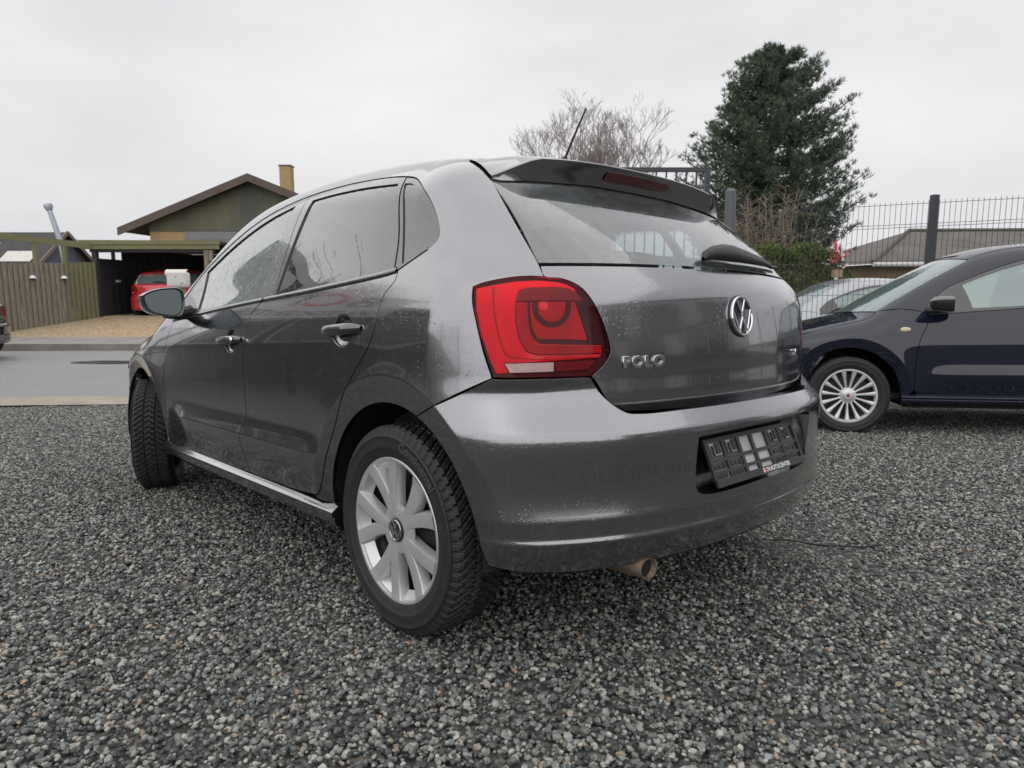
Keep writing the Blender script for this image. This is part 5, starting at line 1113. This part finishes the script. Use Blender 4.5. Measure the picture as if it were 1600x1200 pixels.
# ================================================================ mesh fence and gate
simple('fence_black', (.045, .048, .056), .5); simple('post_grey', (.10, .105, .12), .5)
def mesh_panel(par, a, b_, z0a, z0b, h, pitch=.05):
    mb = MB(); a = np.array(a, float); b_ = np.array(b_, float); L_ = np.linalg.norm(b_ - a); n = int(L_ / pitch)
    for k in range(1, n):
        t = k / n; c = a + (b_ - a) * t; z0 = z0a + (z0b - z0a) * t; mb.bar((*c, z0 + .04), (*c, z0 + h), .0036, .0036)
    for zz in [.08, .11, .45, .8, 1.15, 1.5, 1.85, 1.88, h - .03]:
        if zz < h: mb.bar((*a, z0a + zz), (*b_, z0b + zz), .005, .005)
    o_ = mb.build('wire_mesh', 'fence_black', par); o_['kind'] = 'stuff'; return o_
def fence_run(name, pts, h, label, first_grey=False, post=.066):
    f = empty(name, (0, 0, 0)); tag(f, label, 'fence'); zz = [float(lot(*p)) for p in pts]
    for k, p in enumerate(pts):
        mb = MB()
        if k == 0 and first_grey: mb.tube([(*p, zz[k]), (*p, zz[k] + h + .22), (*p, zz[k] + h + .25)], [.06, .06, .03], 14); mb.build('post', 'post_grey', f, True)
        else: mb.box((*p, zz[k] + (h + .05) / 2), (post, post, h + .05)); mb.build('post', 'fence_black', f)
        if k: mesh_panel(f, pts[k - 1], p, zz[k - 1], zz[k], h)
    return f
fence_run('mesh_fence', [(2.47, 8.02), (4.42, 7.42), (6.35, 6.85), (8.3, 6.3), (10.2, 5.7)], 2.12, 'black wire mesh fence with square posts behind the navy car', True)
gt = empty('steel_gate', (0, 8.5, -.48)); tag(gt, 'black steel gate frame with thin upright bars beside the grey fence post', 'gate')
for a, b_, w_ in (((.4, 0, 2.74), (2.33, 0, 2.74), .05), ((.4, 0, .15), (2.33, 0, .15), .06), ((2.33, 0, .1), (2.33, 0, 2.765), .06), ((.4, 0, .1), (.4, 0, 2.765), .06)): mb = MB(); mb.bar(a, b_, w_, w_); mb.build('frame_bar', 'fence_black', gt)
for k in range(1, 16): mb = MB(); x = .4 + k * .12; mb.bar((x, 0, .15), (x, 0, 2.72), .018, .018); mb.build('bar', 'fence_black', gt)
fence_run('side_mesh_fence', [(-6.3, 6.9), (-6.3, 4.6), (-6.3, 2.3), (-6.3, 0), (-6.3, -2.3)], 1.9, 'black wire mesh fence along the left side of the gravel lot')
# red and white ornament on a post
rw = empty('garden_ornament', (7.28, 15.7, -.4)); tag(rw, 'red and white fluttering ornament on a pale post beyond the fence', 'ornament')
mb = MB(); mb.tube([(0, 0, 0), (0, 0, 1.55)], .05, 8); mb.build('post', 'box_white', rw, True)
simple('orn_red', (.42, .07, .08), .6); simple('orn_white', (.62, .50, .48), .6); r5 = random.Random(3)
for k in range(26):
    mb = MB(); c = Vector((r5.uniform(-.16, .16), r5.uniform(-.05, .05), 1.62 + r5.uniform(0, .52))); a = r5.uniform(0, 3.1); mb.bar(c, c + Vector((math.cos(a), .2, abs(math.sin(a)))) * .16, .06, .012); mb.build('ribbon', 'orn_red' if k % 5 < 3 else 'orn_white', rw)
mb = MB(); mb.box((.02, 0, 1.58), (.18, .14, .16)); mb.build('holder', 'post_wood', rw)
# ================================================================ plants
def leafmat(name, c0, c1, c2):
    m, t = mat(name); b = bsdf(t, c0, .7); g = N(t, 'ShaderNodeNewGeometry'); f = noise(t, coords(t), 1.4, 4)
    s_ = mth(t, 'ADD', mth(t, 'MULTIPLY', g.outputs['Random Per Island'], .6), mth(t, 'MULTIPLY', f, .5)); t.links.new(ramp(t, s_, [(.2, c0), (.55, c1), (.9, c2)]), b.inputs['Base Color'])
leafmat('pine_needles', (.034, .058, .042), (.070, .105, .070), (.115, .145, .09)); leafmat('hedge_leaf', (.02, .04, .008), (.06, .10, .02), (.16, .17, .03)); leafmat('bush_leaf', (.02, .05, .01), (.05, .09, .02), (.08, .13, .03))
simple('bark', (.075, .06, .05), .9, var=.4, vscale=10); simple('twig_grey', (.29, .25, .245), .9, var=.2); simple('twig_tan', (.25, .195, .145), .9, var=.3, vscale=3); simple('branch_grey', (.15, .13, .12), .9, var=.25)
def blades(V, F_, c, d, n, L_, wd, sp, r_):
    """a tuft of n narrow blades at c, mostly along d"""
    for _ in range(n):
        q = Vector((d.x + r_.gauss(0, sp), d.y + r_.gauss(0, sp), d.z + r_.gauss(0, sp))); q.normalize(); s_ = q.cross(Vector((r_.gauss(0, 1), r_.gauss(0, 1), r_.gauss(0, 1)))); s_.normalize(); l_ = L_ * r_.uniform(.6, 1.2); k = len(V)
        V += [tuple(c - s_ * wd * .4), tuple(c + s_ * wd * .4), tuple(c + q * l_ * .55 + s_ * wd), tuple(c + q * l_), tuple(c + q * l_ * .55 - s_ * wd)]; F_.append((k, k + 1, k + 2, k + 3, k + 4))
def conifer(loc, H, label, seed=5):
    r_ = random.Random(seed); t = empty('pine_tree', loc); tag(t, label, 'tree'); V, F_ = [], []; lim = MB()
    lim.tube([(0, 0, 0), (.05, .03, H * .35), (-.08, 0, H * .7), (.0, 0, H * .97)], [.24, .19, .10, .03], 8)
    prof = lambda z: np.interp(z / H, [.10, .2, .32, .45, .6, .72, .84, .93, 1.], [1.5, 2.2, 2.6, 2.75, 2.65, 2.25, 1.7, 1.05, .35])
    nw = 27
    for w_ in range(nw):
        z0 = H * (.10 + .88 * (w_ / (nw - 1)) ** .95); nb_ = max(5, int(17 - 9 * w_ / nw)); ph = r_.uniform(0, 6.28)
        for b_ in range(nb_):
            a = ph + 6.283 * b_ / nb_ + r_.gauss(0, .16); z = z0 + r_.gauss(0, .10); Lb = prof(z0) * r_.uniform(.74, 1.0) * (1 + .10 * math.sin(3 * a + z0 * 1.3))
            if r_.random() < (.18 if math.cos(a) > .3 else .05): continue
            d = Vector((math.cos(a), math.sin(a), 0)); P_ = []
            for s_ in np.linspace(0, 1, 7): P_.append(Vector((0, 0, z - .12 * Lb)) + d * Lb * s_ + Vector((r_.gauss(0, .04), r_.gauss(0, .04), .30 * Lb * s_ ** 2.4 - .05 * Lb * math.sin(math.pi * s_))))
            lim.tube(P_, [.035 - .004 * k for k in range(7)], 4, False)
            for s_ in np.linspace(.30, 1, 13):
                j = min(5, int(s_ * 6)); c = P_[j].lerp(P_[j + 1], s_ * 6 - j); dd = (d * .6 + Vector((0, 0, .55 + .6 * s_))).normalized()
                for _ in range(5):
                    sp_w = .20 - .09 * s_; c2 = c + Vector((r_.gauss(0, sp_w), r_.gauss(0, sp_w), r_.gauss(.02, .045))); blades(V, F_, c2, dd, 11, .17, .0085, .6, r_)
    lim.build('trunk', 'bark', t, True); o_ = mk('crown', V, F_, 'pine_needles', t, False); return t
conifer((8.05, 22.2, -.4), 8.45, 'tall dark green pine tree with uneven crown standing across the road')
def bare(loc, H, label, seed, spread=.9, m='twig_grey', depth=6, name='bare_tree', lean=0.):
    r_ = random.Random(seed); t = empty(name, loc); tag(t, label, 'tree'); tk, tw = MB(), MB()
    def grow(p, d, L_, r, lv):
        q = p; P_ = [p]; n = 3
        for k in range(n):
            d = (d + Vector((r_.gauss(0, .10), r_.gauss(0, .10), r_.gauss(0, .06) + .03))).normalized(); q = q + d * L_ / n; P_.append(q)
        (tk if lv < 2 else tw).tube(P_, [r, r * .9, r * .8, r * .68], 6 if lv < 2 else 3, False)
        if lv >= depth: return
        for k in range((6 if lv == 0 else 3) if lv < 3 else 2 + (r_.random() < .5)):
            a = r_.uniform(0, 6.28); up = Vector((math.cos(a), math.sin(a), r_.uniform(.1, .8))); nd = (d * r_.uniform(.7, 1.1) + up * spread * r_.uniform(.4, .9)).normalized(); st = P_[r_.choice((2, 3, 3))]
            grow(st, nd, L_ * r_.uniform(.62, .82), max(r * .62, .0065), lv + 1)
    grow(Vector((0, 0, 0)), Vector((lean, 0, 1)), H * .24, H * .011, 0)
    tk.build('trunk', 'branch_grey', t, True); o_ = tw.build('crown', m, t, True); return t
bare((4.75, 31, -.3), 11.2, 'bare wide-crowned deciduous tree with fine twigs behind the grey hatchback', 17, .9, depth=8)
bare((-9.6, 7.0, -.4), 7.5, 'bare tree added out of view left of the gravel lot for the windows to reflect', 41, .9)  # added out of frame to give the side windows twigs to reflect
bare((-17.6, 36, 0), 4.6, 'small bare leafless tree beside the boarded gable house', 23, .9)
bare((-14.2, 33, 0), 4.2, 'low bare bush seen past the carport roof', 29, 1.0)
def shrub(loc, n, H, wd, label, m, seed):
    r_ = random.Random(seed); t = empty('twiggy_shrub', loc); tag(t, label, 'shrub'); mb = MB()
    for _ in range(n):
        b0 = Vector((r_.uniform(-wd, wd) * .6, r_.uniform(-.3, .3), 0)); tp = b0 + Vector((r_.gauss(0, .42) * wd, r_.gauss(0, .25), H * r_.uniform(.5, 1.0))); md = b0.lerp(tp, .55) + Vector((r_.gauss(0, .08), 0, 0)); mb.tube([b0, md, tp], [.011, .008, .004], 3, False)
        for k in range(14):
            q = b0.lerp(md, .6).lerp(tp, r_.random()); mb.tube([q, q + Vector((r_.gauss(0, .22), r_.gauss(0, .2), r_.uniform(.05, .34)))], [.006, .003], 3, False)
    o_ = mb.build('twigs', m, t, True); return t
shrub((6.15, 17.6, -.4), 95, 3.75, 1.15, 'tall leafless tan-twigged shrub rising behind the green hedge', 'twig_tan', 4)
def hedge(loc, dims, label, m, seed, n=9000, name='hedge'):
    r_ = random.Random(seed); t = empty(name, loc); tag(t, label, 'hedge'); V, F_ = [], []
    for _ in range(n):
        u = [r_.uniform(-1, 1) for _ in range(3)]; ax = r_.choice((0, 1, 1, 2)); u[ax] = (1 if (r_.random() < .7 or ax == 2) else -1) * (-1 if ax == 1 else 1) * r_.uniform(.80, 1.02)
        w_ = 1 - .16 * max(0, u[2]); bumpy = 1 + .10 * math.sin(u[0] * 5 + 1) + .07 * math.sin(u[2] * 7 + u[0] * 3); c = Vector((u[0] * dims[0] * w_ * bumpy, u[1] * dims[1] * bumpy, (u[2] * .5 + .5) * dims[2] * (1 + .05 * math.sin(u[0] * 6)))); q = Vector((r_.gauss(0, 1), r_.gauss(0, 1), r_.gauss(.6, .8))).normalized(); s_ = q.cross(Vector((r_.gauss(0, 1), r_.gauss(0, 1), r_.gauss(0, 1)))).normalized(); l_ = r_.uniform(.05, .10); k = len(V)
        V += [tuple(c - s_ * l_ * .35), tuple(c + q * l_ * .5 - s_ * .0), tuple(c + s_ * l_ * .35), tuple(c + q * l_ - s_ * 0 + Vector((0, 0, .01)))]; F_.append((k, k + 1, k + 2)); F_.append((k + 2, k + 1, k + 3))
    mk('foliage', V, F_, m, t, False)
    mb = MB(); mb.box((0, 0, dims[2] * .45), (dims[0] * 1.4, dims[1] * 1.2, dims[2] * .85), taper=.85); mb.build('branches', 'bark', t); return t
hedge((6.75, 16.9, -.42), (1.05, .6, 2.22), 'clipped yellow-green hedge below the tan-twigged shrub', 'hedge_leaf', 8)
hedge((-8.0, 20.6, 0), (.42, .42, 1.75), 'round green bush at the carport corner', 'bush_leaf', 9, 3500, 'round_bush')
hedge((10.2, 24.0, -.4), (1.5, .5, 1.9), 'reddish low hedge beyond the ornament', 'hedge_leaf', 10, 5000)
# ================================================================ what stands round the lot outside the picture and shows in the paint, and one added fence
simple('facade_white', (.62, .62, .60), .6, var=.05); simple('frame_grey', (.10, .105, .11), .5); simple('pane_dark', (.10, .11, .12), .05, .0, Coat_Weight=1.0); simple('panel_pale', (.42, .43, .43), .6); simple('shop_grey', (.055, .056, .06), .7)
sr = empty('showroom', (11.5, -1.5, 0)); tag(sr, 'white car showroom with tall glazed front beside the gravel lot', 'building')
def sb(par, nm, m, c, d): mb = MB(); mb.box(c, d); return mb.build(nm, m, par)
sb(sr, 'wall', 'facade_white', (4, 0, 2.1), (7.8, 13, 5.2)); sb(sr, 'roof_edge', 'frame_grey', (3.9, 0, 4.75), (8.3, 13.4, .22)); sb(sr, 'plinth', 'frame_grey', (.05, 0, -.1), (.1, 12.9, .9))
for k in range(9):
    y = -5.9 + k * 1.48
    for z, h in ((1.35, 1.9), (3.2, 1.6)): q = sb(sr, 'window', 'frame_grey', (.07, y, z), (.07, 1.36, h)); sb(sr, 'pane', 'pane_dark' if (k + int(z)) % 3 else 'panel_pale', (.03, y, z), (.03, 1.22, h - .14))
lb_ = empty('workshop', (-8.7, 5.15, -.3)); tag(lb_, 'pale workshop building with a row of windows left of the lot', 'building')
sb(lb_, 'wall', 'shop_grey', (-2, .3, 1.5), (4, 4.2, 3.0)); sb(lb_, 'roof_edge', 'frame_grey', (-1.9, .3, 3.1), (4.4, 4.5, .2)); sb(lb_, 'plinth', 'frame_grey', (.03, .3, .3), (.1, 4.1, .9))
for k in range(3):
    y = -1.0 + k * 1.35; sb(lb_, 'window', 'facade_white', (.04, y, 1.75), (.08, 1.15, 1.5)); sb(lb_, 'pane', 'pane_dark', (.085, y, 1.75), (.02, 1.0, 1.34))
sg = empty('sign_board', (-7.7, 5.9, -.75)); sg.rotation_euler = (0, 0, R(62)); tag(sg, 'dealer sign board on two posts reading BCN AUTOCENTER', 'sign')
simple('sign_pale', (.60, .62, .62), .5); simple('sign_dark', (.03, .03, .04), .5)
for x in (-1.2, 1.2): sb(sg, 'post', 'frame_grey', (x, .06, 2.0), (.1, .1, 4.2))
sb(sg, 'board', 'sign_pale', (0, 0, 3.55), (3.0, .05, 1.5))
for s_, x, m_ in (('B', -.75, 'sign_dark'), ('C', 0, 'print_red'), ('N', .75, 'sign_dark')): o_ = text_mesh('lettering', s_, .95, .005, m_, sg, sx=1.1, bold=.02); o_.location = (x, -.032, 3.75); o_.rotation_euler = (R(90), 0, 0)
o_ = text_mesh('lettering', 'AUTOCENTER', .36, .005, 'sign_dark', sg, bold=.01); o_.location = (0, -.032, 3.05); o_.rotation_euler = (R(90), 0, 0)

pf = empty('added_panel_fence', (-7.1, -1.6, -.1)); tag(pf, 'low pale grey panel fence added out of view to even the reflections in the car flank', 'fence')  # added unseen: a mid-grey band that softens reflection edges on the rear quarter
for k in range(6): sb(pf, 'panel', 'panel_pale', (0, -3.75 + k * 1.5, .62), (.05, 1.44, 1.25)); sb(pf, 'post', 'frame_grey', (0, -4.5 + k * 1.5, .68), (.08, .055, 1.4))
